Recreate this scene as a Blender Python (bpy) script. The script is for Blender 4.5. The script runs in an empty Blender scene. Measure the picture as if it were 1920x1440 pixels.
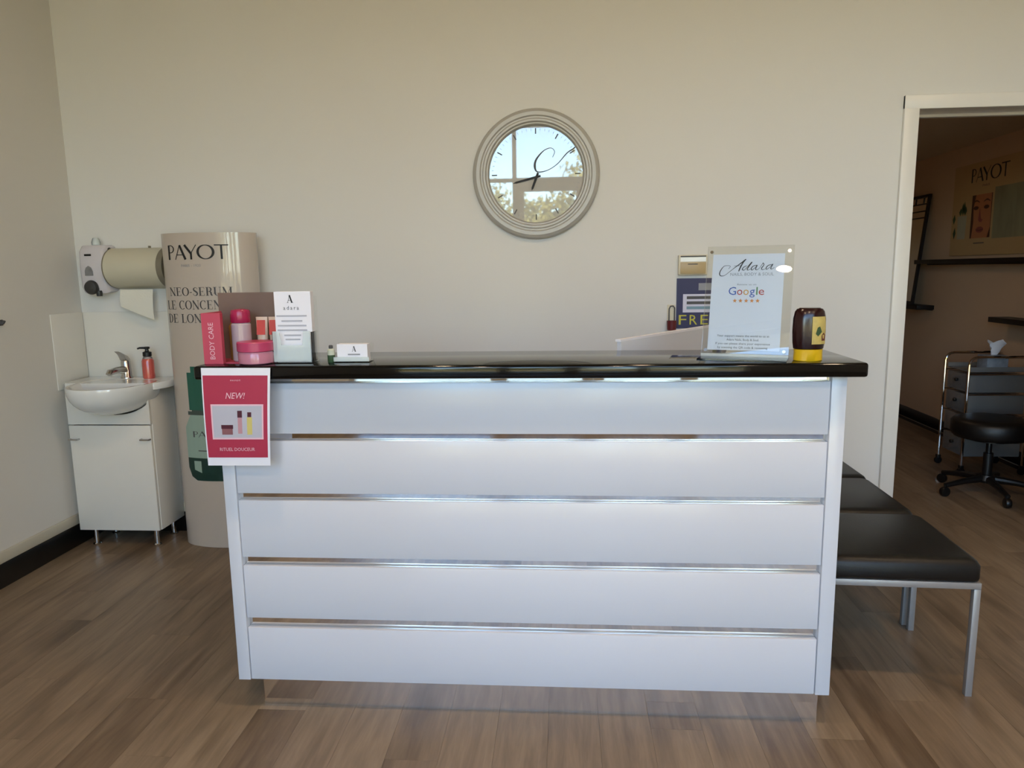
import bpy, bmesh, math, random
from mathutils import Matrix, Vector
PI = math.pi
random.seed(7)
SC = bpy.context.scene
COL = SC.collection

# ------------------------------------------------------------------ camera
cam_d = bpy.data.cameras.new('camera')
cam = bpy.data.objects.new('camera', cam_d)
COL.objects.link(cam)
FPX = 1353.0
cam_d.sensor_fit = 'HORIZONTAL'; cam_d.sensor_width = 36.0; cam_d.lens = FPX / 1920 * 36
cam_d.clip_start = 0.01; cam_d.clip_end = 300
_R = ((0.99732679, 0.0715659, -0.01475133), (-0.00342518, -0.15586924, -0.98777176), (-0.07299006, 0.98518176, -0.15520744))
_m = Matrix(((_R[0][0], -_R[1][0], -_R[2][0], 0.0), (_R[0][1], -_R[1][1], -_R[2][1], 0.0),
             (_R[0][2], -_R[1][2], -_R[2][2], 1.35), (0, 0, 0, 1)))
cam.matrix_world = _m
SC.camera = cam
# ------------------------------------------------------------------ world, sun, exposure
W = bpy.data.worlds.new('sky'); SC.world = W; W.use_nodes = True
wn = W.node_tree; wn.nodes.clear()
wo = wn.nodes.new('ShaderNodeOutputWorld'); wb = wn.nodes.new('ShaderNodeBackground'); ws = wn.nodes.new('ShaderNodeTexSky')
ws.sky_type = 'NISHITA'; ws.sun_disc = False; ws.sun_elevation = math.radians(42); ws.sun_rotation = math.radians(20)
ws.air_density = 1.0; ws.dust_density = 0.6; ws.ozone_density = 3.0
wb.inputs['Strength'].default_value = 0.30
wn.links.new(ws.outputs[0], wb.inputs[0]); wn.links.new(wb.outputs[0], wo.inputs[0])
sun_d = bpy.data.lights.new('sun', 'SUN'); sun_d.energy = 4.0; sun_d.angle = math.radians(0.6); sun_d.color = (1.0, 0.90, 0.74)
sun = bpy.data.objects.new('sun', sun_d); COL.objects.link(sun)
sun.rotation_euler = (math.radians(-48), 0, math.radians(-14)); sun.location = (0, 20, 20)
SC.view_settings.view_transform = 'Standard'; SC.view_settings.look = 'None'
SC.view_settings.gamma = 1.0; SC.view_settings.use_curve_mapping = False
SC.view_settings.exposure = 2.60
SC.cycles.use_denoising = True; SC.cycles.use_adaptive_sampling = True; SC.cycles.adaptive_threshold = 0.03
SC.cycles.max_bounces = 8; SC.cycles.diffuse_bounces = 5; SC.cycles.glossy_bounces = 4; SC.cycles.transparent_max_bounces = 12
SC.cycles.sample_clamp_indirect = 6.0; SC.cycles.caustics_reflective = True

# ------------------------------------------------------------------ material helpers
def lin(h):
    c = [int(h[i:i+2], 16) / 255 for i in (0, 2, 4)]
    return tuple(x / 12.92 if x <= .04045 else ((x + .055) / 1.055) ** 2.4 for x in c) + (1,)
def setin(b, k, v):
    if k in b.inputs: b.inputs[k].default_value = v
def mat(name, col, rough=.5, metal=0., vary=.04, scale=18., bump=0., bscale=60., coat=0., coat_ior=1.5, ior=None, spec=None, stretch=None):
    m = bpy.data.materials.new(name); m.use_nodes = True
    nt = m.node_tree; b = nt.nodes['Principled BSDF']
    c = lin(col) if isinstance(col, str) else tuple(col) + (1,)
    setin(b, 'Roughness', rough); setin(b, 'Metallic', metal)
    setin(b, 'Coat Weight', coat); setin(b, 'Coat IOR', coat_ior); setin(b, 'Coat Roughness', 0.02)
    if ior: setin(b, 'IOR', ior)
    if spec is not None: setin(b, 'Specular IOR Level', spec)
    tc = nt.nodes.new('ShaderNodeTexCoord'); mp = nt.nodes.new('ShaderNodeMapping')
    if stretch: mp.inputs['Scale'].default_value = stretch
    nt.links.new(tc.outputs['Object'], mp.inputs[0])
    nz = nt.nodes.new('ShaderNodeTexNoise'); nz.inputs['Scale'].default_value = scale; nz.inputs['Detail'].default_value = 3
    nt.links.new(mp.outputs[0], nz.inputs['Vector'])
    mx = nt.nodes.new('ShaderNodeMix'); mx.data_type = 'RGBA'
    mx.inputs[6].default_value = tuple(x * (1 - vary) for x in c[:3]) + (1,)
    mx.inputs[7].default_value = tuple(min(1, x * (1 + vary)) for x in c[:3]) + (1,)
    nt.links.new(nz.outputs[0], mx.inputs[0]); nt.links.new(mx.outputs[2], b.inputs['Base Color'])
    if bump:
        n2 = nt.nodes.new('ShaderNodeTexNoise'); n2.inputs['Scale'].default_value = bscale; n2.inputs['Detail'].default_value = 4
        nt.links.new(mp.outputs[0], n2.inputs['Vector'])
        bp = nt.nodes.new('ShaderNodeBump'); bp.inputs['Strength'].default_value = bump; bp.inputs['Distance'].default_value = .004
        nt.links.new(n2.outputs[0], bp.inputs['Height']); nt.links.new(bp.outputs[0], b.inputs['Normal'])
    return m
def glassy(name, tint=(1, 1, 1), ior=1.45, tint_mix=0.0, rough=0.0):
    m = bpy.data.materials.new(name); m.use_nodes = True; nt = m.node_tree; nt.nodes.clear()
    o = nt.nodes.new('ShaderNodeOutputMaterial'); mx = nt.nodes.new('ShaderNodeMixShader'); t = nt.nodes.new('ShaderNodeBsdfTransparent')
    g = nt.nodes.new('ShaderNodeBsdfGlossy'); f = nt.nodes.new('ShaderNodeFresnel'); f.inputs[0].default_value = ior
    t.inputs[0].default_value = tint + (1,); g.inputs['Roughness'].default_value = rough
    nt.links.new(f.outputs[0], mx.inputs[0]); nt.links.new(mx.outputs[0], o.inputs[0]); nt.links.new(g.outputs[0], mx.inputs[2])
    if tint_mix:
        d = nt.nodes.new('ShaderNodeBsdfDiffuse'); d.inputs[0].default_value = tint + (1,)
        m2 = nt.nodes.new('ShaderNodeMixShader'); m2.inputs[0].default_value = tint_mix
        nt.links.new(t.outputs[0], m2.inputs[1]); nt.links.new(d.outputs[0], m2.inputs[2]); nt.links.new(m2.outputs[0], mx.inputs[1])
    else: nt.links.new(t.outputs[0], mx.inputs[1])
    return m
def wood_floor():
    m = bpy.data.materials.new('oak_vinyl'); m.use_nodes = True; nt = m.node_tree; b = nt.nodes['Principled BSDF']
    N = nt.nodes.new; Lk = nt.links.new
    oi = N('ShaderNodeObjectInfo'); ge = N('ShaderNodeNewGeometry')
    off = N('ShaderNodeVectorMath'); off.operation = 'SCALE'; off.inputs['Scale'].default_value = 37.0
    cmb = N('ShaderNodeCombineXYZ'); Lk(oi.outputs['Random'], cmb.inputs[0]); Lk(oi.outputs['Random'], cmb.inputs[1]); Lk(oi.outputs['Random'], cmb.inputs[2])
    Lk(cmb.outputs[0], off.inputs[0])
    ad = N('ShaderNodeVectorMath'); ad.operation = 'ADD'; Lk(ge.outputs['Position'], ad.inputs[0]); Lk(off.outputs[0], ad.inputs[1])
    mp = N('ShaderNodeMapping'); mp.inputs['Scale'].default_value = (1, .085, 1); Lk(ad.outputs[0], mp.inputs[0])
    n1 = N('ShaderNodeTexNoise'); n1.inputs['Scale'].default_value = 26; n1.inputs['Detail'].default_value = 6; n1.inputs['Roughness'].default_value = .6; n1.inputs['Distortion'].default_value = .6
    Lk(mp.outputs[0], n1.inputs['Vector'])
    n2 = N('ShaderNodeTexNoise'); n2.inputs['Scale'].default_value = 140; n2.inputs['Detail'].default_value = 3; Lk(mp.outputs[0], n2.inputs['Vector'])
    mp3 = N('ShaderNodeMapping'); mp3.inputs['Scale'].default_value = (1, .28, 1); Lk(ad.outputs[0], mp3.inputs[0])
    n3 = N('ShaderNodeTexNoise'); n3.inputs['Scale'].default_value = 6.5; n3.inputs['Detail'].default_value = 2; Lk(mp3.outputs[0], n3.inputs['Vector'])
    r1 = N('ShaderNodeValToRGB'); r1.color_ramp.elements[0].position = .30; r1.color_ramp.elements[1].position = .72
    r1.color_ramp.elements[0].color = lin('5c4a39'); r1.color_ramp.elements[1].color = lin('96836c'); Lk(n1.outputs[0], r1.inputs[0])
    r2 = N('ShaderNodeValToRGB'); r2.color_ramp.elements[0].color = lin('645240'); r2.color_ramp.elements[1].color = lin('98866f'); Lk(oi.outputs['Random'], r2.inputs[0])
    mx = N('ShaderNodeMix'); mx.data_type = 'RGBA'; mx.inputs[0].default_value = .42; Lk(r1.outputs[0], mx.inputs[6]); Lk(r2.outputs[0], mx.inputs[7])
    rk = N('ShaderNodeValToRGB'); rk.color_ramp.elements[0].position = .24; rk.color_ramp.elements[1].position = .46
    rk.color_ramp.elements[0].color = (.42, .38, .34, 1); rk.color_ramp.elements[1].color = (1, 1, 1, 1); Lk(n3.outputs[0], rk.inputs[0])
    ml = N('ShaderNodeMix'); ml.data_type = 'RGBA'; ml.blend_type = 'MULTIPLY'; ml.inputs[0].default_value = .75; Lk(mx.outputs[2], ml.inputs[6]); Lk(rk.outputs[0], ml.inputs[7])
    rf = N('ShaderNodeValToRGB'); rf.color_ramp.elements[0].color = (.82, .82, .82, 1); rf.color_ramp.elements[1].color = (1.08, 1.08, 1.08, 1); Lk(n2.outputs[0], rf.inputs[0])
    m3 = N('ShaderNodeMix'); m3.data_type = 'RGBA'; m3.blend_type = 'MULTIPLY'; m3.inputs[0].default_value = 1; Lk(ml.outputs[2], m3.inputs[6]); Lk(rf.outputs[0], m3.inputs[7])
    Lk(m3.outputs[2], b.inputs['Base Color']); setin(b, 'Roughness', .42); setin(b, 'Specular IOR Level', .4)
    bp = N('ShaderNodeBump'); bp.inputs['Strength'].default_value = .12; bp.inputs['Distance'].default_value = .002; Lk(n2.outputs[0], bp.inputs['Height']); Lk(bp.outputs[0], b.inputs['Normal'])
    return m
M = {}
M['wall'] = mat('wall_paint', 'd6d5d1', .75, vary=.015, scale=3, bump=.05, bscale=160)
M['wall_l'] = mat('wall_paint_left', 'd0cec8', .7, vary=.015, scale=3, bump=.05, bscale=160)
M['ceil'] = mat('ceiling_paint', 'cfc0a6', .85, vary=.02)
M['trimw'] = mat('trim_gloss_white', 'dedcd6', .32, vary=.015)
M['skirt'] = mat('skirting_black', '0a0908', .35, vary=.2)
M['skirtc'] = mat('skirting_cream', 'c6c2b2', .45, vary=.02)
M['splash'] = mat('splashback_white', 'd9d7cf', .22, vary=.01)
M['wood'] = wood_floor()
M['under'] = mat('underlay', '2a221b', .9)
M['lam'] = mat('white_laminate', 'cdcfd6', .22, vary=.01, scale=4)
M['mirror'] = mat('mirror_acrylic', (.86, .86, .84), .03, 1.0, vary=.01)
M['kick'] = mat('brushed_mirror', (.80, .79, .77), .09, 1.0, vary=.02, stretch=(40, 1, 1))
M['granite'] = mat('black_stone', '090909', .08, vary=.6, scale=260, spec=.4)
M['cab'] = mat('vanity_melamine', 'd6d1c7', .3, vary=.015)
M['cer'] = mat('ceramic', 'dcdcd8', .08, vary=.01, coat=.6)
M['chrome'] = mat('chrome', (.55, .54, .53), .12, 1.0, vary=.05)
M['chromeb'] = mat('chrome_bright', (.8, .8, .79), .08, 1.0, vary=.03)
M['silver'] = mat('silver_paint', 'a7a7a8', .38, .55, vary=.03)
M['blackl'] = mat('black_leatherette', '0f0d0c', .42, vary=.15, bump=.12, bscale=260)
M['blackl'].node_tree.nodes['Principled BSDF'].inputs['Specular IOR Level'].default_value = .38
M['blackp'] = mat('black_plastic', '0a0a0a', .4, vary=.1)
M['blackw'] = mat('black_shelf', '0d0807', .45, vary=.15)
M['paper'] = mat('paper_white', 'e2e2ea', .6, vary=.01)
M['ink'] = mat('ink_black', '16171a', .6, vary=.05)
M['inkg'] = mat('ink_grey', '8c8d94', .6, vary=.05)
M['inkl'] = mat('ink_pale_grey', 'a9aab4', .6, vary=.05)
M['inkd'] = mat('ink_dark_grey', '4a4a4c', .6, vary=.05)
M['totem'] = mat('totem_card', 'b9aea2', .35, vary=.015, scale=5, coat=.8)
M['acry'] = glassy('clear_acrylic', (.985, .988, .978), 1.47)
M['acryf'] = glassy('frosted_acrylic', (.9, .96, .96), 1.47, tint_mix=.35, rough=.2)
M['glass'] = glassy('window_glass', (.96, .98, .97), 1.45)
M['alu'] = mat('window_aluminium', 'b9b6ae', .4, .2, vary=.03)
M['wall_t'] = mat('wall_paint_tan', 'c9ae92', .75, vary=.03, scale=3)
M['ext'] = mat('render_outside', 'b9ad98', .9, vary=.08)

# ------------------------------------------------------------------ mesh helpers
class MB:
    def __init__(s): s.v = []; s.f = []
    def add(s, vs, fs):
        n = len(s.v); s.v += [tuple(p) for p in vs]; s.f += [tuple(i + n for i in f) for f in fs]; return s
    def box(s, x0, x1, y0, y1, z0, z1, bev=0., seg=2):
        vs = [(x0, y0, z0), (x1, y0, z0), (x1, y1, z0), (x0, y1, z0), (x0, y0, z1), (x1, y0, z1), (x1, y1, z1), (x0, y1, z1)]
        fs = [(0, 3, 2, 1), (4, 5, 6, 7), (0, 1, 5, 4), (1, 2, 6, 5), (2, 3, 7, 6), (3, 0, 4, 7)]
        if not bev: return s.add(vs, fs)
        bm = bmesh.new(); q = [bm.verts.new(p) for p in vs]
        for f in fs: bm.faces.new([q[i] for i in f])
        bmesh.ops.bevel(bm, geom=list(bm.edges), offset=bev, segments=seg, profile=.5, affect='EDGES')
        bm.verts.index_update(); s.add([v.co[:] for v in bm.verts], [[v.index for v in f.verts] for f in bm.faces]); bm.free(); return s
    def rings(s, rs, cap0=True, cap1=True, closed=True):
        n = len(rs[0]); vs = [p for r in rs for p in r]; fs = []
        for i in range(len(rs) - 1):
            for j in range(n if closed else n - 1):
                k = (j + 1) % n; fs.append((i*n+j, i*n+k, (i+1)*n+k, (i+1)*n+j))
        if cap0: fs.append(tuple(range(n - 1, -1, -1)))
        if cap1: fs.append(tuple((len(rs)-1)*n + j for j in range(n)))
        return s.add(vs, fs)
    def tube(s, pts, r, n=10, cap=True):
        pts = [Vector(p) for p in pts]; rr = r if isinstance(r, (list, tuple)) else [r] * len(pts)
        rs = []; up = None
        for i, p in enumerate(pts):
            t = (pts[min(i+1, len(pts)-1)] - pts[max(i-1, 0)]).normalized()
            if up is None: up = Vector((0, 0, 1)) if abs(t.z) < .9 else Vector((1, 0, 0))
            a = t.cross(up).normalized(); bvec = a.cross(t).normalized(); up = bvec
            rs.append([tuple(p + (a * math.cos(2*PI*k/n) + bvec * math.sin(2*PI*k/n)) * rr[i]) for k in range(n)])
        return s.rings(rs, cap, cap)
    def lathe(s, prof, c=(0, 0, 0), axis='z', n=32, cap0=True, cap1=True, sx=1., sy=1.):
        rs = []
        for r, h in prof:
            ring = []
            for k in range(n):
                a = 2*PI*k/n; u, w = r*math.cos(a)*sx, r*math.sin(a)*sy
                if axis == 'z': p = (c[0]+u, c[1]+w, c[2]+h)
                elif axis == 'y': p = (c[0]+u, c[1]-h, c[2]+w)
                else: p = (c[0]+h, c[1]+u, c[2]+w)
                ring.append(p)
            rs.append(ring)
        return s.rings(rs, cap0, cap1)
    def map(s, fn): s.v = [fn(*p) for p in s.v]; return s
MW = {}
def mesh_obj(name, mb, material, parent=None, smooth=True, ang=35, local=False):
    me = bpy.data.meshes.new(name); me.from_pydata(mb.v, [], mb.f)
    bm = bmesh.new(); bm.from_mesh(me); bmesh.ops.recalc_face_normals(bm, faces=bm.faces); bm.to_mesh(me); bm.free()
    if parent is not None and not local: me.transform(MW[parent.name].inverted())
    if smooth:
        me.polygons.foreach_set('use_smooth', [True] * len(me.polygons)); me.set_sharp_from_angle(angle=math.radians(ang))
    if isinstance(material, str): material = M[material]
    me.materials.append(material); me.update()
    o = bpy.data.objects.new(name, me); COL.objects.link(o)
    if parent is not None: o.parent = parent; MW[o.name] = MW[parent.name]
    else: MW[o.name] = Matrix.Identity(4)
    return o
def thing(name, label, cat, loc, rz=0., group=None):
    o = bpy.data.objects.new(name, None); COL.objects.link(o); o.empty_display_size = .1
    o.location = loc; o.rotation_euler = (0, 0, rz); MW[o.name] = Matrix.Translation(loc) @ Matrix.Rotation(rz, 4, 'Z')
    o['label'] = label; o['category'] = cat
    if group: o['group'] = group
    return o
def struct(name, mb, material, **k):
    o = mesh_obj(name, mb, material, **k)
    if o.parent is None: o['kind'] = 'structure'
    return o
def tag(o, label, cat, group=None):
    o['label'] = label; o['category'] = cat
    if group: o['group'] = group
    return o
def copy_tree(o, parent=None):
    c = o.copy(); COL.objects.link(c); c.parent = parent
    for ch in list(o.children): copy_tree(ch, c)
    return c
# ---- flat print helpers: 2-D polygons (u, v) lifted onto a surface by fn(u, v)
class P2:
    def __init__(s): s.v = []; s.f = []
    def poly(s, pts):
        n = len(s.v); s.v += [tuple(p) for p in pts]; s.f.append(tuple(range(n, n + len(pts)))); return s
    def rect(s, u0, v0, u1, v1, nu=1):
        for i in range(nu):
            a = u0 + (u1-u0)*i/nu; b = u0 + (u1-u0)*(i+1)/nu
            s.poly([(a, v0), (b, v0), (b, v1), (a, v1)])
        return s
    def ell(s, cu, cv, ru, rv, n=20):
        return s.poly([(cu + ru*math.cos(2*PI*k/n), cv + rv*math.sin(2*PI*k/n)) for k in range(n)])
    def stroke(s, pts, w, sub=6):
        P = [Vector((p[0], p[1])) for p in pts]; ws = w if isinstance(w, (list, tuple)) else [w] * len(P); q = []
        for i in range(len(P) - 1):
            a, b, c, d = P[max(i-1, 0)], P[i], P[i+1], P[min(i+2, len(P)-1)]
            for k in range(sub):
                t = k / sub; q.append((.5*((2*b) + (c-a)*t + (2*a-5*b+4*c-d)*t*t + (3*b-a-3*c+d)*t**3), ws[i]*(1-t) + ws[i+1]*t))
        q.append((P[-1], ws[-1])); L = []; R = []
        for i, (p, ww) in enumerate(q):
            t = (q[min(i+1, len(q)-1)][0] - q[max(i-1, 0)][0]); t = t.normalized() if t.length > 1e-9 else Vector((1, 0)); nn = Vector((-t.y, t.x)) * ww / 2
            L.append(p + nn); R.append(p - nn)
        for i in range(len(q) - 1): s.poly([L[i][:], R[i][:], R[i+1][:], L[i+1][:]])
        return s
    def line(s, x0, y0, x1, y1, w):
        t = Vector((x1-x0, y1-y0)).normalized(); n = Vector((-t.y, t.x)) * w / 2
        return s.poly([(x0+n.x, y0+n.y), (x0-n.x, y0-n.y), (x1-n.x, y1-n.y), (x1+n.x, y1+n.y)])
    def arc(s, cx, cy, rx, ry, a0, a1, thin, thick, n=20):
        for i in range(n):
            q = []
            for k, sg in ((i, 1), (i+1, 1), (i+1, -1), (i, -1)):
                a = math.radians(a0 + (a1-a0)*k/n); w = thin + (thick-thin)*abs(math.cos(a))**1.5
                q.append((cx + (rx + sg*w/2)*math.cos(a), cy + (ry + sg*w/2)*math.sin(a)))
            s.poly(q)
        return s
    def text(s, body, u, v, h, align='C', shear=0., width=None, spacing=1.):
        c = bpy.data.curves.new('t', 'FONT'); c.body = body; c.size = 1; c.shear = shear; c.space_character = spacing; c.resolution_u = 2
        o = bpy.data.objects.new('t', c); COL.objects.link(o); dg = bpy.context.evaluated_depsgraph_get()
        me = bpy.data.meshes.new_from_object(o.evaluated_get(dg)); vs = [(p.co.x, p.co.y) for p in me.vertices]; fs = [tuple(p.vertices) for p in me.polygons]
        bpy.data.objects.remove(o); bpy.data.curves.remove(c); bpy.data.meshes.remove(me)
        if not vs: return s
        x0 = min(p[0] for p in vs); x1 = max(p[0] for p in vs); k = h / .70; kx = k if width is None else width / (x1 - x0)
        ox = {'C': -(x0+x1)/2, 'L': -x0, 'R': -x1}[align]; n = len(s.v)
        s.v += [(u + (p[0]+ox)*kx, v + p[1]*k) for p in vs]; s.f += [tuple(i+n for i in f) for f in fs]; return s
    def xf(s, fn): s.v = [fn(*p) for p in s.v]; return s
    def merge(s, o, fn):
        n = len(s.v); s.v += [fn(*p) for p in o.v]; s.f += [tuple(i+n for i in f) for f in o.f]; return s
def prnt(name, p2, fn, material, parent):
    mb = MB(); mb.v = [tuple(fn(*p)) for p in p2.v]; mb.f = list(p2.f)
    return mesh_obj(name, mb, material, parent, smooth=False)
# serif capitals with thick uprights and hair-thin horizontals; height 1
def glyph(ch, tk=.17, tn=.045):
    g = P2(); sf = .10
    def st(x, w=tk, y0=0, y1=1, ser=True):
        g.rect(x - w/2, y0, x + w/2, y1)
        if ser:
            g.rect(x - w/2 - sf, y0, x + w/2 + sf, y0 + tn); g.rect(x - w/2 - sf, y1 - tn, x + w/2 + sf, y1)
    if ch == '-': g.rect(.03, .36, .30, .44); return g, .33
    if ch == ' ': return g, .34
    if ch == 'N': st(.14, tn); g.line(.12, .97, .74, .03, tk*.95); st(.74, tn); return g, .88
    if ch in 'EF':
        st(.18); g.rect(.18, 1-tn, .66, 1); g.rect(.62, .78, .66, 1); g.rect(.18, .48, .52, .48+tn); g.rect(.48, .38, .52, .62)
        if ch == 'E': g.rect(.18, 0, .68, tn); g.rect(.64, 0, .68, .24)
        return g, .74
    if ch == 'L': st(.18); g.rect(.18, 0, .64, tn); g.rect(.60, 0, .64, .26); return g, .68
    if ch == 'O': g.arc(.44, .5, .36, .48, 0, 360, tn, tk, 32); return g, .88
    if ch == 'C': g.arc(.44, .5, .36, .48, 48, 312, tn, tk, 28); g.rect(.66, .68, .70, .98); return g, .78
    if ch == 'G': g.arc(.44, .5, .36, .48, 48, 312, tn, tk, 28); g.rect(.66, .70, .70, .98); st(.70, tk*.9, 0, .42); return g, .90
    if ch == 'S':
        g.stroke([(.56, .78), (.48, .94), (.30, .96), (.14, .82), (.18, .64), (.40, .48), (.54, .30), (.48, .10), (.30, .03), (.12, .10), (.06, .28)], [tn, tn, tn*1.2, tk*.8, tk, tk*1.1, tk, tk*.8, tn*1.2, tn, tn]); return g, .64
    if ch == 'R':
        st(.18); g.arc(.38, .74, .22, .235, -90, 90, tn, tk, 16); g.rect(.18, 1-tn, .40, 1); g.rect(.18, .48, .40, .48+tn); g.stroke([(.40, .50), (.56, .40), (.62, .10), (.78, .03)], [tn, tk, tk, tn]); return g, .80
    if ch == 'U': st(.16, tk, .25, 1); g.arc(.43, .30, .27, .28, 180, 360, tn, tk*.9, 20); st(.70, tn, .28, 1); return g, .86
    if ch == 'M': st(.13, tn); g.line(.13, .98, .50, .04, tk); g.line(.86, .98, .50, .04, tn); st(.87, tk); return g, 1.04
    if ch == 'D': st(.18); g.arc(.34, .5, .36, .475, -90, 90, tn, tk, 20); g.rect(.18, 0, .36, tn); g.rect(.18, 1-tn, .36, 1); return g, .80
    if ch == 'T': st(.38); g.rect(.04, 1-tn, .72, 1); g.rect(.04, .78, .08, 1); g.rect(.68, .78, .72, 1); return g, .76
    if ch == 'V': g.line(.12, .98, .42, .02, tk); g.line(.74, .98, .42, .02, tn); return g, .82
    if ch == 'I': st(.18); return g, .36
    if ch == 'e': g2, w = glyph('E', tk, tn); g2.line(.34, 1.06, .46, 1.22, .06); return g2, w     # E with an acute accent
    return g, .4
def didone(word, u, v, h, align='L', width=None, gap=.06, tk=.17, tn=.045, only=None):
    out = P2(); x = 0; items = []; wi = 0
    for ch in word:
        g, w = glyph(ch, tk, tn); wi += ch == ' '
        if only is None or wi == only: items.append((g, x))
        x += w + gap
    k = h; kx = h if width is None else width / (x - gap)
    off = 0 if align == 'L' else -(x - gap) / 2
    for g, gx in items: out.merge(g, lambda a, b, gx=gx: (u + (a + gx + off) * kx, v + b * k))
    return out
def payot(u, v, h, width):          # thin and thick sans capitals
    g = P2(); tk, tn = .15, .055
    g.rect(.05, 0, .05+tk, 1).arc(.26, .73, .25, .245, -90, 90, tn, tn*1.6, 16); g.rect(.12, 1-tn, .28, 1); g.rect(.12, .46, .28, .46+tn)
    g.line(.62, 0, .98, .99, tn); g.line(.98, .99, 1.36, 0, tk*1.05); g.rect(.76, .30, 1.2, .30+tn)
    g.line(1.34, 1, 1.76, .42, tk*1.05); g.line(2.14, 1, 1.76, .42, tn); g.rect(1.70, 0, 1.70+tk*.9, .5)
    g.arc(2.72, .5, .49, .47, 0, 360, tn, tk*1.1, 40)
    g.rect(3.28, 1-tn*1.4, 4.12, 1); g.rect(3.64, 0, 3.64+tk*.85, 1)
    k = width / 4.12
    return P2().merge(g, lambda a, b: (u + a*k, v + b*h))
def adara():                        # brush-script word, in pixels of a 1140 x 345 box (y up)
    g = P2()
    def S(pts, w): g.stroke([(x - 330, 610 - y) for x, y in pts], w)
    S([(515, 460), (550, 410), (500, 392), (420, 405), (360, 480), (335, 560), (370, 605), (450, 590), (540, 520), (640, 440), (760, 350), (865, 268)], [8, 8, 8, 10, 18, 22, 14, 9, 9, 12, 20, 22])
    S([(865, 268), (805, 340), (755, 440), (728, 515)], [12, 22, 26, 18]); S([(625, 405), (700, 398), (795, 402)], [6, 8, 6])
    S([(885, 400), (825, 430), (800, 475), (840, 490), (890, 440), (990, 325), (905, 460), (915, 490), (965, 470)], [10, 14, 18, 10, 10, 18, 18, 12, 6])
    S([(1090, 392), (1020, 410), (980, 460), (1000, 490), (1060, 440), (1100, 390), (1070, 470), (1100, 485), (1150, 450)], [10, 14, 18, 12, 8, 12, 18, 10, 6])
    S([(1150, 450), (1200, 372), (1216, 350), (1232, 390), (1192, 450), (1202, 485), (1265, 470)], [6, 10, 14, 14, 18, 12, 6])
    S([(1390, 382), (1320, 402), (1280, 450), (1292, 480), (1350, 440), (1412, 372), (1372, 460), (1400, 472), (1445, 440)], [10, 14, 18, 12, 8, 12, 18, 10, 6])
    return g
def star(g, u, v, r):
    return g.poly([(u + (r if k % 2 == 0 else r*.42)*math.sin(PI*k/5), v + (r if k % 2 == 0 else r*.42)*math.cos(PI*k/5)) for k in range(10)])
def on_front(x, z, y): return lambda u, v: (x + u, y, z + v)        # print facing -y

# ================================================================== THE SETTING
XL, YB, ZC = -2.485, 3.57, 3.20          # left wall, back wall, ceiling
XR = 3.45                                # right wall of the shop
YF = -2.0                                # shop front
DX0, DX1, DZ = 1.612, 2.44, 2.048        # doorway to the treatment room
XR2, YB2, ZC2 = 3.07, 7.25, 2.235        # treatment room
# floor: base slab with a real plank for every board
fl = struct('floor', MB().box(XL, XR, YF, YB + .2, -.06, -.012).box(.9, XR2, YB + .2, YB2, -.06, -.012), 'under')
plank_me = None
def plank(x0, x1, y0, y1):
    global plank_me
    g = .0006
    if plank_me is None:
        o = mesh_obj('plank', MB().box(-.5, .5, -.5, .5, -.012, 0), 'wood', fl, smooth=False); plank_me = o.data
    else:
        o = bpy.data.objects.new('plank', plank_me); COL.objects.link(o); o.parent = fl
    o.location = ((x0+x1)/2, (y0+y1)/2, 0); o.scale = (x1-x0-g, y1-y0-g, 1)
PW, PL = .152, .92
behind = MB()
nx = int((XR - XL) / PW) + 1
for i in range(nx):
    x0 = XL + i * PW; x1 = min(x0 + PW, XR)
    if x1 - x0 < .02: continue
    end = YB2 if (x0 > .9 and x1 <= XR2 + .01) else (YB + .2 if x0 > DX0 - .15 and x1 < DX1 + .15 else YB)
    off = (i * .37 + random.uniform(-.08, .08)) % 1.0 * PL
    y = YF - off
    while y < end - .02:
        a, b = max(y, YF), min(y + PL, end)
        if b - a > .02:
            if b < .75: behind.box(x0 + .0003, x1 - .0003, a + .0003, b - .0003, -.012, 0)
            else: plank(x0, x1, a, b)
        y += PL
bh = mesh_obj('plank_field', behind, 'wood', fl, smooth=False); bh['kind'] = 'stuff'
# walls
struct('wall_back', MB().box(XL - .2, DX0 - .02, YB, YB + .2, 0, 3.4).box(DX0 - .02, DX1 + .02, YB, YB + .2, DZ + .02, 3.4).box(DX1 + .02, XR + .2, YB, YB + .2, 0, 3.4), 'wall', smooth=False)
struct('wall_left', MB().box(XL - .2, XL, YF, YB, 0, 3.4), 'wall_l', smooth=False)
struct('wall_right', MB().box(XR, XR + .2, YF - .12, YB, 0, 3.4), 'wall', smooth=False)
struct('ceiling', MB().box(XL - .3, XR + .3, YF - .12, YB + .1, ZC, ZC + .2), 'ceil', smooth=False)
struct('roof_sun_block', MB().box(XL - .4, XR + .6, YF - 1.2, YB2 + .6, 3.45, 3.6), 'ext', smooth=False)  # unseen slab over rooms and shop front, added to block the sun
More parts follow.
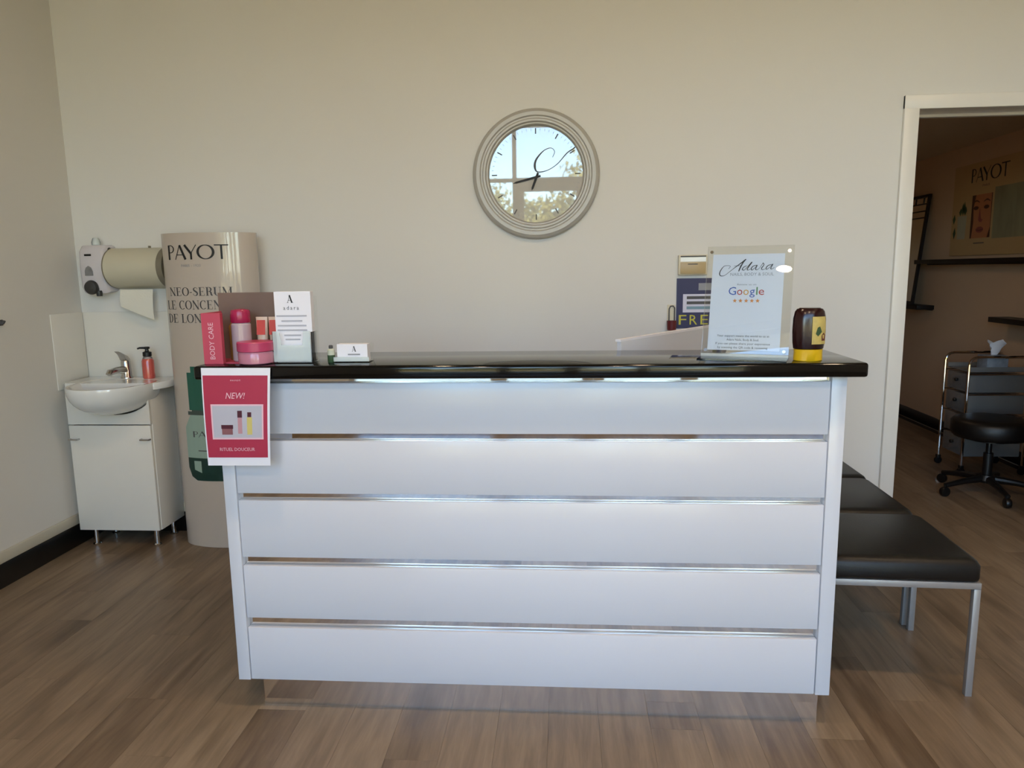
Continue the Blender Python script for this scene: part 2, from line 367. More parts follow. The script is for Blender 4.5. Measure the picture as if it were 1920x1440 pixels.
# door casing of the treatment room
tr = struct('trim_1', MB().box(DX0 - .067, DX0, YB - .018, YB + .002, 0, DZ + .062, .004), 'trimw')
struct('casing_head', MB().box(DX0 - .067, DX1 + .067, YB - .0185, YB + .002, DZ, DZ + .062, .004), 'trimw', parent=tr)
struct('casing_upright', MB().box(DX1, DX1 + .067, YB - .018, YB + .002, 0, DZ + .062, .004), 'trimw', parent=tr)
struct('jamb', MB().box(DX0 - .02, DX0, YB, YB + .21, 0, DZ), 'trimw', parent=tr)
struct('jamb', MB().box(DX1, DX1 + .02, YB, YB + .21, 0, DZ), 'trimw', parent=tr)
struct('head_jamb', MB().box(DX0 - .02, DX1 + .02, YB, YB + .21, DZ, DZ + .02), 'trimw', parent=tr)
struct('door_stop', MB().box(DX0, DX1, YB + .12, YB + .15, DZ - .012, DZ), 'trimw', parent=tr)
# skirtings
sk = struct('baseboard_left', MB().box(XL, XL + .014, YF, YB, 0, .106, .002), 'skirt')
struct('moulding', MB().box(XL, XL + .012, YF, YB, .107, .160, .005), 'skirtc', parent=sk)
sk = struct('baseboard_back', MB().box(XL + .015, DX0 - .068, YB - .014, YB, 0, .106, .002), 'skirt')
struct('moulding', MB().box(XL + .015, DX0 - .068, YB - .012, YB, .107, .160, .005), 'skirtc', parent=sk)
# tiled-look splash panels around the wash basin
sp = struct('trim_2', MB().box(XL + .006, -1.93, YB - .005, YB, .80, 1.17, .001), 'splash')
struct('side_sheet', MB().box(XL, XL + .005, 3.33, YB - .006, .80, 1.172, .001), 'splash', parent=sp)
# treatment room shell
struct('wall_room_right', MB().box(XR2, XR2 + .15, YB + .2, YB2 + .15, -.06, 2.7), 'wall_t', smooth=False)
struct('wall_room_back', MB().box(.75, XR2, YB2, YB2 + .15, -.06, 2.7), 'wall_t', smooth=False)
struct('wall_room_left', MB().box(.75, .9, YB + .2, YB2, -.06, 2.7), 'wall_t', smooth=False)
struct('ceiling_room', MB().box(.75, XR2 + .15, YB + .2, YB2 + .15, ZC2, ZC2 + .1), 'ceil', smooth=False)
struct('baseboard_room', MB().box(XR2 - .014, XR2, YB + .2, YB2, 0, .09, .002), 'skirt')
# shop front: mullions, transom, glazed double door
FM = 'alu'
struct('wall_front', MB().box(XL - .2, -1.87, YF - .12, YF, 0, 3.4).box(2.32, XR, YF - .12, YF, 0, 3.4).box(-1.87, 2.32, YF - .12, YF, 3.12, 3.4), 'wall', smooth=False)
def bars(*a):
    m = MB()
    for q in a: m.box(*q, .003)
    return m
TZ = 2.45
w = struct('window_1', bars((-1.87, -1.82, YF-.08, YF-.02, 0, 3.12), (-1.82, -.635, YF-.08, YF-.02, TZ-.022, TZ+.022), (-1.82, -.635, YF-.08, YF-.02, 0, .09), (-1.82, -.635, YF-.08, YF-.02, 3.07, 3.12), (-.635, -.585, YF-.08, YF-.02, 0, 3.12)), FM)
struct('pane', MB().box(-1.82, -.635, YF-.053, YF-.047, .09, TZ-.022), 'glass', parent=w, smooth=False)
struct('pane', MB().box(-1.82, -.635, YF-.053, YF-.047, TZ+.022, 3.07), 'glass', parent=w, smooth=False)
w = struct('window_2', bars((1.065, 1.115, YF-.08, YF-.02, 0, 3.12), (1.115, 2.27, YF-.08, YF-.02, TZ-.022, TZ+.022), (1.115, 2.27, YF-.08, YF-.02, 0, .09), (1.115, 2.27, YF-.08, YF-.02, 3.07, 3.12), (2.27, 2.32, YF-.08, YF-.02, 0, 3.12)), FM)
struct('pane', MB().box(1.115, 2.27, YF-.053, YF-.047, .09, TZ-.022), 'glass', parent=w, smooth=False)
struct('pane', MB().box(1.115, 2.27, YF-.053, YF-.047, TZ+.022, 3.07), 'glass', parent=w, smooth=False)
w = struct('window_3', bars((-.585, 1.065, YF-.08, YF-.02, TZ-.025, TZ+.025), (-.585, 1.065, YF-.08, YF-.02, 3.07, 3.12)), FM)
struct('pane', MB().box(-.585, 1.065, YF-.053, YF-.047, TZ+.025, 3.07), 'glass', parent=w, smooth=False)
for n, (a, b) in ((2, (-.583, .238)), (3, (.242, 1.063))):
    d = struct('door_%d' % (n - 1), bars((a, a+.09, YF-.075, YF-.025, .01, TZ-.027), (b-.09, b, YF-.075, YF-.025, .01, TZ-.027), (a+.09, b-.09, YF-.075, YF-.025, TZ-.14, TZ-.027), (a+.09, b-.09, YF-.075, YF-.025, .01, .16)), FM)
    struct('pane', MB().box(a+.09, b-.09, YF-.053, YF-.047, .16, TZ-.14), 'glass', parent=d, smooth=False)
    hx = b - .045 if n == 2 else a + .045
    struct('pull_handle', MB().tube([(hx, YF-.02, .85), (hx, YF+.04, .86), (hx, YF+.04, 1.24), (hx, YF-.02, 1.25)], .012), 'chromeb', parent=d)
for a, b in ((-1.82, -.635), (-.585, 1.065), (1.115, 2.27)):      # portals guide the sky light through the glazing
    pd = bpy.data.lights.new('window_portal', 'AREA'); pd.shape = 'RECTANGLE'; pd.size = b - a; pd.size_y = 3.0; pd.cycles.is_portal = True
    po = bpy.data.objects.new('window_portal', pd); COL.objects.link(po); po.location = ((a+b)/2, YF - .1, 1.56); po.rotation_euler = (math.radians(90), 0, 0)
# outside
M['pave'] = mat('footpath', 'b39f7e', .9, vary=.12, scale=3)
M['dry'] = mat('dry_grass', 'b09a5c', .95, vary=.35, scale=2, bump=.4, bscale=30)
M['leaf'] = mat('leaves', 'a39a58', .7, vary=.5, scale=1.2)
M['bark'] = mat('bark', '6a5a48', .9, vary=.3)
struct('ground_outside', MB().box(-40, 40, -60, 9, -.3, -.06), 'pave', smooth=False)
struct('ground_bank', MB().rings([[(x, -12 - 6*k, -.05 + (0, .35, 1.0, 1.5)[k] + .12*math.sin(x*.7 + k)) for x in range(-36, 37, 3)] for k in range(4)], False, False, closed=False), 'dry')
def tree(x, y, h, seed, label):
    rnd = random.Random(seed); z0 = .5
    t = thing('street_tree', label, 'tree', (x, y, z0), group='trees across the street')
    mesh_obj('trunk', MB().tube([(x, y, z0-.4), (x+.1, y, z0+h*.3), (x-.05, y+.1, z0+h*.6)], [.16, .12, .06], 8), 'bark', t)
    mb = MB()
    for b in range(16):
        c = Vector((x + rnd.uniform(-1, 1)*h*.26, y + rnd.uniform(-1, 1)*h*.2, z0 + h*rnd.uniform(.22, .86))); r = h*rnd.uniform(.13, .20)
        for k in range(150):
            d = Vector((rnd.gauss(0, 1), rnd.gauss(0, 1), rnd.gauss(0, 1))).normalized()
            p = c + d * r * rnd.uniform(.5, 1.1); a = Vector((rnd.gauss(0, 1), rnd.gauss(0, 1), rnd.gauss(0, 1))).normalized() * .13; bb = a.cross(d).normalized() * .09
            mb.add([p - a, p + bb, p + a, p - bb], [(0, 1, 2, 3)])
    mesh_obj('crown', mb, 'leaf', t, smooth=False)
for i, (x, y, h, lb) in enumerate([(-8.5, -24, 4.2, 'small yellow-green tree at the left across the street'), (-4.6, -22, 4.6, 'bushy yellow-green tree left of the shop door view'), (-2.9, -29, 5.2, 'yellow-green tree standing farther back across the street'), (-1.2, -25, 4.4, 'yellow-green tree opposite the shop door'),
                               (2.2, -23, 5.6, 'taller yellow-green tree to the right of the shop door view'), (6.4, -20, 6.4, 'tallest yellow-green tree across the street'), (11.5, -24, 5.2, 'yellow-green tree at the right across the street')]):
    tree(x, y, h, 30 + i, lb)

# ================================================================== RECEPTION COUNTER
CF = 2.01                                # front face of the slats
cx0, cx1 = -1.013, .769                  # outside faces of the end panels
rc = thing('reception_counter', 'white slatted reception counter with mirrored gaps, standing in the middle of the room', 'counter', (-.12, 2.13, 0))
mesh_obj('side_panel', MB().box(cx0, -.9755, CF - .004, 2.29, .107, 1.0555, .0015), 'lam', rc)
mesh_obj('side_panel', MB().box(.7285, cx1, CF - .004, 2.29, .107, 1.0555, .0015), 'lam', rc)
for z1, z0 in ((1.0377, .8884), (.8665, .7068), (.6844, .5070), (.4790, .3114), (.2791, .1080)):
    mesh_obj('slat', MB().box(-.9735, .7265, CF, CF + .018, z0, z1, .001), 'lam', rc)
mb_ = mesh_obj('mirror_backing', MB().box(-.9755, .7285, CF + .0185, CF + .026, .11, 1.055), 'mirror', rc, smooth=False); mb_['label'] = 'mirrored sheet showing in the gaps between the slats'
mesh_obj('rear_panel', MB().box(-.9755, .7285, 2.272, 2.288, .107, 1.055), 'lam', rc)
kk = mesh_obj('kickboard', MB().box(-.955, .752, CF + .04, CF + .055, 0, .107), 'kick', rc, smooth=False); kk['label'] = 'mirror-finish kickboard reflecting the floor'
mesh_obj('plinth', MB().box(-.955, .752, CF + .056, 2.26, .001, .106), 'lam', rc, smooth=False)
ct = MB().box(-1.05, .803, 1.953, 2.30, 1.0565, 1.0955, .008, 3)
tag(mesh_obj('countertop', ct, 'granite'), 'glossy black stone countertop on the white slatted counter', 'countertop')
CT = 1.0955
# working desk behind the counter (hidden by it) and the white board standing on it
dk = thing('desk', 'white working desk behind the reception counter', 'desk', (-.12, 2.6, 0))
mesh_obj('desktop', MB().box(-.97, .72, 2.295, 3.02, .715, .74, .002), 'lam', dk)
for x in (-.95, .68): mesh_obj('side_support', MB().box(x, x + .02, 2.31, 2.98, 0, .714, .001), 'lam', dk)
p0, p1 = Vector((.186, 2.388)), Vector((.60, 2.965)); tdir = (p1 - p0).normalized(); nrm = Vector((-tdir.y, tdir.x))
def slab(a, b, t, z0, z1):
    q = [a, b, b + nrm*t, a + nrm*t]
    return MB().rings([[(p.x, p.y, z0) for p in q], [(p.x, p.y, z1) for p in q]])
bd = thing('privacy_board', 'thin white board rising behind the countertop, left of the acrylic sign', 'board', (p0.x, p0.y, .74))
mesh_obj('board', slab(p0, p1, .016, .741, 1.113), 'lam', bd, smooth=False)
mesh_obj('top_edging', slab(p0 - tdir*.004, p1, .020, 1.1132, 1.121), 'paper', bd, smooth=False)

# ------------------------------------------------------------------ hanging red notice
M['crimson'] = mat('print_crimson', 'a82a47', .5, vary=.04, scale=6)
M['ppink'] = mat('print_pink', 'e3b9c4', .5, vary=.03)
M['pgrey'] = mat('print_grey', 'b4b3be', .5, vary=.04)
M['pdark'] = mat('print_maroon', '4a1426', .5, vary=.1)
M['prose'] = mat('print_rose', 'b98a92', .5, vary=.05)
M['pyel'] = mat('print_yellow', 'c8b96c', .5, vary=.05)
M['pbrown'] = mat('print_brown', '85565a', .5, vary=.05)
nt_ = thing('hanging_notice', 'red and white paper notice reading NEW! taped to the counter edge', 'poster', (-.925, 1.945, .808))
def warp(x, z):                          # slight bow and twist of the sheet
    t = (1.092 - z) / .284; return 1.9485 - .004*math.sin(t*PI) - .003*t*(1 if x > -.92 else -1)*abs(x + .92)/.1
NQ = ((-1.0235, 1.0920), (-.8222, 1.0910), (-.8398, .8100), (-1.0266, .8075))
def nfn(e):
    def f(u, v):                         # u, v in 0..1 over the sheet
        a = Vector(NQ[3]).lerp(Vector(NQ[2]), u); b = Vector(NQ[0]).lerp(Vector(NQ[1]), u); p = a.lerp(b, v)
        return (p.x, warp(p.x, p.y) - e, p.y)
    return f
sh = MB(); nu, nv = 6, 8
fr = [[nfn(0)(i/nu, j/nv) for i in range(nu+1)] for j in range(nv+1)]
sh.rings(fr, False, False, closed=False); sh.rings([[(x, y + .0005, z) for x, y, z in r] for r in fr], False, False, closed=False)
mesh_obj('sheet', sh, 'paper', nt_)
def grid(u0, v0, u1, v1, n=6, m=8):
    g = P2()
    for i in range(n):
        for j in range(m):
            a, b = u0+(u1-u0)*i/n, u0+(u1-u0)*(i+1)/n; c, d = v0+(v1-v0)*j/m, v0+(v1-v0)*(j+1)/m
            g.poly([(a, c), (b, c), (b, d), (a, d)])
    return g
prnt('red_panel', grid(.02, .085, .965, .925), nfn(.0006), 'crimson', nt_)
prnt('picture_border', grid(.115, .275, .905, .635), nfn(.0010), 'ppink', nt_)
prnt('picture', grid(.138, .292, .882, .620), nfn(.0014), 'pgrey', nt_)
g = P2().rect(.262, .335, .43, .385); g.rect(.50, .315, .57, .54); g.rect(.655, .315, .725, .535)
g = P2().rect(.270, .325, .435, .385); prnt('printed_jar', g, nfn(.0018), 'pbrown', nt_)
for q in ((.262, .385, .443, .425), (.515, .50, .585, .570), (.665, .505, .725, .555)): prnt('printed_cap', P2().rect(*q), nfn(.0018), 'pdark', nt_)
prnt('printed_bottle', P2().rect(.517, .335, .583, .499), nfn(.0018), 'prose', nt_)
prnt('printed_bottle', P2().rect(.657, .325, .735, .504), nfn(.0018), 'pyel', nt_)
for g in (P2().text('PAYOT', .5, .868, .014, width=.15), P2().text('NEW!', .49, .692, .062, shear=.25, width=.29), P2().text('RITUEL DOUCEUR', .49, .155, .034, width=.55)):
    prnt('lettering', g, nfn(.0012), 'ppink', nt_)

# ------------------------------------------------------------------ body-care display on the counter
M['coral'] = mat('card_coral', 'b9445a', .5, vary=.03)
M['magenta'] = mat('cap_magenta', '9a1f49', .25, vary=.05)
M['lilac'] = mat('bottle_lilac', 'a898a2', .2, vary=.04, coat=.3)
M['amber'] = mat('bottle_amber', '8a6a34', .2, vary=.1, coat=.3)
M['rosej'] = mat('jar_rose', 'b4758a', .2, vary=.05, coat=.3)
M['jarlid'] = mat('jar_lid_pink', 'b03a60', .35, vary=.03)
M['skin'] = mat('print_skin', '6f5a50', .5, vary=.3, scale=9)
M['tub'] = mat('tube_cream', 'cfb7a4', .4, vary=.06)
M['tubr'] = mat('tube_red', 'bd4138', .4, vary=.06)
M['tubo'] = mat('tube_orange', 'c08a50', .4, vary=.1)
bc = thing('display_card', 'coral cardboard display reading BODY CARE at the left end of the countertop', 'display', (-.95, 2.05, CT))
mesh_obj('front_panel', MB().box(-1.0375, -.981, 1.998, 2.015, CT, 1.2425, .001), 'coral', bc, smooth=False)
mesh_obj('side_wing', MB().box(-1.0375, -1.0335, 2.0155, 2.118, CT, 1.2425, .0005), 'coral', bc, smooth=False)
mesh_obj('back_card', MB().box(-1.042, -.862, 2.119, 2.123, CT, 1.297, .0005), 'skin', bc, smooth=False)
mesh_obj('base_tray', MB().box(-1.033, -.84, 2.0155, 2.1185, CT, CT + .003), 'coral', bc, smooth=False)
g = P2().text('BODY CARE', 0, 0, .015, width=.105)
prnt('lettering', g, lambda u, v: (-1.003 - v, 1.9972, 1.163 + u), 'ppink', bc)
b1 = thing('lotion_bottle', 'lilac lotion bottle with magenta cap beside the BODY CARE panel', 'bottle', (-.945, 2.052, CT + .003))
z = CT + .003
mesh_obj('body', MB().lathe([(.025, 0), (.028, .004), (.028, .108), (.024, .113)], (-.945, 2.052, z), n=28), 'lilac', b1)
mesh_obj('cap', MB().lathe([(.0262, .1132), (.0275, .116), (.0275, .145), (.025, .150), (.014, .153)], (-.945, 2.052, z), n=28), 'magenta', b1)
b2 = thing('oil_bottle', 'slim amber oil bottle tucked behind the coral panel', 'bottle', (-.978, 2.085, z))
mesh_obj('body', MB().lathe([(.017, 0), (.019, .003), (.019, .10), (.012, .112)], (-.978, 2.085, z), n=20), 'amber', b2)
mesh_obj('cap', MB().lathe([(.0125, .1122), (.013, .115), (.013, .135), (.011, .137)], (-.978, 2.085, z), n=20), 'magenta', b2)
j1 = thing('cream_jar', 'round rose cream jar with a wide pink lid on the countertop', 'jar', (-.888, 2.012, CT))
mesh_obj('body', MB().lathe([(.042, 0), (.049, .004), (.050, .030), (.047, .037)], (-.888, 2.012, CT), n=36), 'rosej', j1)
mesh_obj('lid', MB().lathe([(.0495, .0372), (.0515, .039), (.0515, .062), (.049, .065), (.03, .0655)], (-.888, 2.012, CT), n=36), 'jarlid', j1)
def ctube(x, y, w, label, mt):
    t = thing('cream_tube', label, 'tube', (x, y, z), group='cream tubes of the body care display')
    mesh_obj('cap', MB().lathe([(w*.36, 0), (w*.38, .002), (w*.38, .022)], (x, y, z), n=18), 'tubo', t)
    rs = []
    for k in range(7):
        q = k/6; a = w/2*(.8 + .2*q); d = w*.36*(1 - q)**.6 + .0015
        rs.append([(x + a*math.cos(2*PI*i/20), y + d*math.sin(2*PI*i/20), z + .0222 + .105*q) for i in range(20)])
    mesh_obj('body', MB().rings(rs), 'tub', t)
    gg = P2().rect(-w*.36, .075, w*.36, .118); dd = lambda u, v: (x + u, y - (w*.36*(1 - min(1, max(0, (v-.0222)/.105)))**.6 + .0035), z + v)
    prnt('red_band', gg, dd, 'tubr', t)
ctube(-.896, 2.085, .036, 'cream coloured tube with red band behind the jar, left of the pair', 'tub')
ctube(-.858, 2.085, .036, 'cream coloured tube with red band behind the jar, right of the pair', 'tub')

# ------------------------------------------------------------------ leaflets in a clear holder
lf = thing('leaflet_holder', 'clear acrylic holder for white leaflets on the countertop', 'holder', (-.785, 2.04, CT))
mesh_obj('back', MB().box(-.842, -.722, 2.070, 2.073, CT + .003, 1.285), 'acry', lf, smooth=False)
mesh_obj('base', MB().box(-.842, -.722, 2.004, 2.073, CT, CT + .003), 'acry', lf, smooth=False)
pk = P2().poly([(-.055, 0), (.055, 0), (.055, .088), (.036, .088), (.031, .048), (-.031, .048), (-.036, .088), (-.055, .088)])
mesh_obj('front_pocket', MB().rings([[(-.782 + u, 2.015, CT + .004 + v) for u, v in pk.v], [(-.782 + u, 2.018, CT + .004 + v) for u, v in pk.v]]), 'acryf', lf, smooth=False)
mesh_obj('side', MB().box(-.840, -.838, 2.019, 2.069, CT + .003, 1.185), 'acry', lf, smooth=False)
mesh_obj('side', MB().box(-.726, -.724, 2.019, 2.069, CT + .003, 1.185), 'acry', lf, smooth=False)
lv = thing('leaflet_stack', 'stack of white leaflets printed with a large letter A in the clear holder', 'leaflets', (-.785, 2.045, CT + .004))
mesh_obj('sheets', MB().box(-.8365, -.7285, 2.040, 2.064, CT + .0045, 1.300, .0005), 'paper', lv, smooth=False)
F = on_front(-.787, 0, 2.0393)
def big_a(u, v, h, g):
    return g.line(u-.27*h, v, u, v+h, .05*h).line(u, v+h, u+.30*h, v, .19*h).rect(u-.19*h, v+.28*h, u+.16*h, v+.33*h).rect(u-.37*h, v, u-.17*h, v+.04*h).rect(u+.16*h, v, u+.46*h, v+.04*h)
prnt('printed_initial', big_a(-.003, 1.268, .022, P2()), F, 'ink', lv); prnt('lettering', P2().text('adara', 0, 1.248, .011, width=.046, spacing=1.4), F, 'inkd', lv)
g = P2()
for zz, wd in ((1.228, .09), (1.2135, .062), (1.200, .085), (1.187, .088), (1.172, .05), (1.160, .044)): prnt('print_line', P2().rect(-wd/2, zz, wd/2, zz + .0042), F, 'inkl', lv)
# ------------------------------------------------------------------ business cards
ch_ = thing('card_holder', 'small clear holder of white business cards on the countertop', 'holder', (-.61, 2.045, CT))
mesh_obj('base', MB().box(-.664, -.560, 2.022, 2.075, CT, CT + .003), 'acry', ch_, smooth=False)
mesh_obj('lip', MB().box(-.664, -.560, 2.022, 2.025, CT + .0032, CT + .016), 'acryf', ch_, smooth=False)
mesh_obj('back', MB().box(-.664, -.560, 2.072, 2.075, CT + .0032, CT + .052), 'acry', ch_, smooth=False)
cd = thing('business_cards', 'stack of white business cards with a letter A in the small clear holder', 'cards', (-.61, 2.04, CT + .003))
mesh_obj('cards', MB().box(-.6555, -.5665, 2.031, 2.062, CT + .0033, 1.1478, .0004), 'paper', cd, smooth=False)
F = on_front(-.606, 0, 2.0303)
prnt('lettering', big_a(0, 1.126, .016, P2()), F, 'inkd', cd)
prnt('print_lines', P2().rect(-.018, 1.116, .018, 1.120), F, 'inkg', cd)
M['sage'] = mat('print_sage', 'b9bfae', .5, vary=.1)
M['green'] = mat('print_leaf', '2f4a2c', .5, vary=.3)
bo = thing('oil_sample', 'tiny green and white sample bottle left of the business cards', 'bottle', (-.673, 2.030, CT))
mesh_obj('body', MB().lathe([(.0095, 0), (.0105, .002), (.0105, .020), (.0105, .0215)], (-.673, 2.030, CT), n=18), 'green', bo)
mesh_obj('label_band', MB().lathe([(.0106, .0217), (.0106, .036), (.006, .040)], (-.673, 2.030, CT), n=18), 'sage', bo)
mesh_obj('cap', MB().lathe([(.0055, .0402), (.006, .041), (.006, .0485), (.004, .050)], (-.673, 2.030, CT), n=16), 'inkd', bo)

# ------------------------------------------------------------------ acrylic sign
sg = thing('sign_holder', 'clear acrylic sign stand with corner bolts on the right of the countertop', 'sign', (.50, 2.05, CT))
ang = math.radians(-20)                   # turned a little, so that its right end is nearer
def sgp(u, w, z):
    w = w + max(0, z - CT - .012)*.25       # the sheets lean back
    return (SGX + u*math.cos(ang) - w*math.sin(ang), SGY + u*math.sin(ang) + w*math.cos(ang), z)
SGX, SGY, SGT = .505, 2.07, 1.41
def sbox(u0, u1, w0, w1, z0, z1): return MB().box(u0, u1, w0, w1, z0, z1).map(sgp)
mesh_obj('back_sheet', sbox(-.118, .118, .004, .007, CT + .012, SGT), 'acry', sg, smooth=False)
mesh_obj('front_sheet', sbox(-.118, .118, -.003, 0, CT + .012, SGT), 'acry', sg, smooth=False)
mesh_obj('foot', sbox(-.118, .118, -.075, .03, CT, CT + .004), 'acry', sg, smooth=False)
mesh_obj('clamp_bar', sbox(-.118, .118, -.008, .012, CT + .004, CT + .012), 'acryf', sg, smooth=False)
for u, zz in ((-.106, SGT - .016), (.106, SGT - .016), (-.106, CT + .022), (.106, CT + .022)):
    mesh_obj('bolt', MB().lathe([(.0035, -.0075), (.0045, -.006), (.0045, -.003), (.0045, .0082)], (0, 0, 0), 'y', 14).map(lambda a, b, c, u=u, zz=zz: sgp(u + a, b, zz + c)), 'chrome', sg)
ss = thing('sign_sheet', 'white sign sheet with script lettering and five orange stars in the acrylic stand', 'sign', (.513, 2.083, CT + .02))
mesh_obj('sheet', sbox(-.102, .094, .001, .003, CT + .0215, 1.387), 'paper', ss, smooth=False)
def SF(u, z): return sgp(u, .0004, z)
k = .150/1140
prnt('script_lettering', P2().merge(adara(), lambda a, b: (-.082 + a*k*1.02, 1.325 + b*k*1.05)), SF, 'ink', ss)
prnt('lettering', P2().text('NAILS, BODY & SOUL', .008, 1.326, .0085, width=.118), SF, 'inkg', ss)
prnt('lettering', P2().text('Review us on', -.004, 1.299, .005, width=.052), SF, 'inkg', ss)
GC = {'b': mat('print_blue', '3f5fae', .5), 'r': mat('print_red', 'b8403a', .5), 'y': mat('print_amber', 'd59a3a', .5), 'g': mat('print_green', '4f8a58', .5)}
x = -.053
for c_, cl, wd, adv in (('G', 'b', .021, .0235), ('o', 'r', .015, .0172), ('o', 'y', .015, .0172), ('g', 'b', .0145, .018), ('l', 'g', .0035, .0065), ('e', 'r', .015, .017)):
    prnt('printed_letter', P2().text(c_, x + wd/2, 1.272, .0225, width=wd), SF, GC[cl], ss); x += adv
M['star'] = mat('print_orange', 'd78a45', .5)
for i in range(5): prnt('printed_star', star(P2(), -.034 + .0155*i, 1.2555, .0065), SF, 'star', ss)
g = P2()
for i, tx in enumerate(('Your support means the world to us at', 'Adara Nails, Body & Soul.', 'If you can please share your experience', 'by scanning the QR code & reviewing')):
    prnt('lettering', P2().text(tx, -.006, 1.1545 - .0108*i, .006, width=(.142, .088, .148, .136)[i]), SF, 'inkd', ss)

# ------------------------------------------------------------------ upside-down honey bottle
M['honey'] = mat('honey_dark', '22070a', .2, vary=.2)
M['hcap'] = mat('cap_yellow', 'd0a70c', .35, vary=.05)
M['hlab'] = mat('label_cream', 'b5a25c', .45, vary=.35, scale=50)
hx_, hy_ = .662, 2.012
hb = thing('honey_bottle', 'dark honey squeeze bottle standing on its yellow cap at the right of the countertop', 'bottle', (hx_, hy_, CT))
def oval(prof, n=32): return MB().rings([[(hx_ + r*math.cos(2*PI*k/n)*1.0, hy_ + r*math.sin(2*PI*k/n)*.68, CT + h) for k in range(n)] for r, h in prof])
mesh_obj('cap', oval([(.036, 0), (.038, .002), (.0375, .026), (.0385, .032)]), 'hcap', hb)
mesh_obj('body', oval([(.030, .0322), (.0395, .034), (.0420, .050), (.0435, .080), (.0425, .115), (.0385, .134), (.033, .141), (.0, .1415)][:-1]), 'honey', hb)
mesh_obj('base_dimple', oval([(.030, .1412), (.027, .1435), (.020, .1435)]), 'honey', hb)
lb = MB(); rs = []
for q in range(8):
    h = .047 + .074*q/7; r = .0438 if h < .1 else .0438 - (h-.1)*.09
    rs.append([(hx_ + (r+.0006)*math.cos(a), hy_ + (r+.0006)*.70*math.sin(a), CT + h) for a in [math.radians(-92 + 62*i/10) for i in range(11)]])
lb.rings(rs, False, False, closed=False)
lo = mesh_obj('paper_label', lb, 'hlab', hb)
M['hred'] = mat('label_red', '5b2020', .5, vary=.2)
def HF(u, v):
    a = math.radians(-92 + 62*u); r = .0438 if v < .1 else .0438 - (v-.1)*.09
    return (hx_ + (r+.0012)*math.cos(a), hy_ + (r+.0012)*.70*math.sin(a), CT + v)
prnt('printed_leaf', P2().poly([(.2, .075), (.35, .068), (.6, .08), (.45, .095), (.3, .092)]), HF, 'green', lo)
prnt('printed_pot', P2().poly([(.6, .056), (.9, .056), (.95, .07), (.75, .078), (.58, .07)]), HF, 'hred', lo)

# ================================================================== BACK WALL
# round clock with a silver moulded rim
M['rim'] = mat('clock_rim', 'b0ada6', .42, .15, vary=.03)
M['rimd'] = mat('clock_rim_groove', '77756f', .45, .2, vary=.03)
M['face'] = mat('clock_face', 'a5a39c', .5, vary=.02, coat=1.0, coat_ior=1.9)
ckx, ckz = -.134, 1.802
ck = thing('wall_clock', 'large round clock with a moulded silver rim and reflective face on the back wall', 'clock', (ckx, YB, ckz))
mesh_obj('rim', MB().lathe([(.301, 0), (.303, .012), (.297, .030), (.284, .038), (.268, .038), (.262, .032), (.256, .032), (.250, .036), (.242, .036), (.236, .028), (.230, .027), (.224, .018), (.2235, .010)], (ckx, YB - .0005, ckz), 'y', 96, False, False), 'rim', ck, ang=20)
mesh_obj('dial', MB().lathe([(.2235, 0), (.2232, .0102)], (ckx, YB - .0005, ckz), 'y', 96), 'face', ck)
CKF = lambda u, v: (ckx + u, YB - .0112, ckz + v)
for hr in range(12):
    a = PI/2 - 2*PI*hr/12
    prnt('hour_mark', P2().line(.186*math.cos(a), .186*math.sin(a), .212*math.cos(a), .212*math.sin(a), .0055), CKF, 'inkd', ck)
g = P2()
for mn in range(60):
    if mn % 5:
        a = 2*PI*mn/60; g.line(.202*math.cos(a), .202*math.sin(a), .212*math.cos(a), .212*math.sin(a), .0018)
mm = prnt('minute_marks', g, CKF, 'inkg', ck); mm['kind'] = 'stuff'
def ckpx(p): return ((860 + p[0]/5.14 - 1005) * .002553, -(180 + p[1]/5.14 - 323) * .00246)
g = P2().stroke([ckpx(p) for p in [(905, 575), (925, 520), (890, 485), (820, 510), (750, 590), (735, 660), (760, 710), (850, 700), (950, 640), (1040, 540), (1100, 500), (1125, 478)]], [.003, .003, .003, .004, .009, .011, .006, .0035, .0035, .005, .006, .005])
prnt('script_letter', g, CKF, 'inkd', ck)
def hand(name, ang_, ln, wd, e):
    c, s_ = math.cos(ang_), math.sin(ang_); q = [(-.02, -wd*.4), (0, -wd/2), (ln*.85, -wd*.42), (ln, 0), (ln*.85, wd*.42), (0, wd/2), (-.02, wd*.4)]
    r0 = [(ckx + .003 + u*c - v*s_, YB - e, ckz - .012 + u*s_ + v*c) for u, v in q]
    mesh_obj(name, MB().rings([r0, [(x, y - .0015, z) for x, y, z in r0]]), 'ink', ck, smooth=False)
hand('minute_hand', math.radians(194), .118, .011, .0135); hand('hour_hand', math.radians(249), .066, .012, .0155)
mesh_obj('hub', MB().lathe([(.006, .0125), (.006, .019), (.003, .0195)], (ckx + .003, YB, ckz - .012), 'y', 16), 'ink', ck)

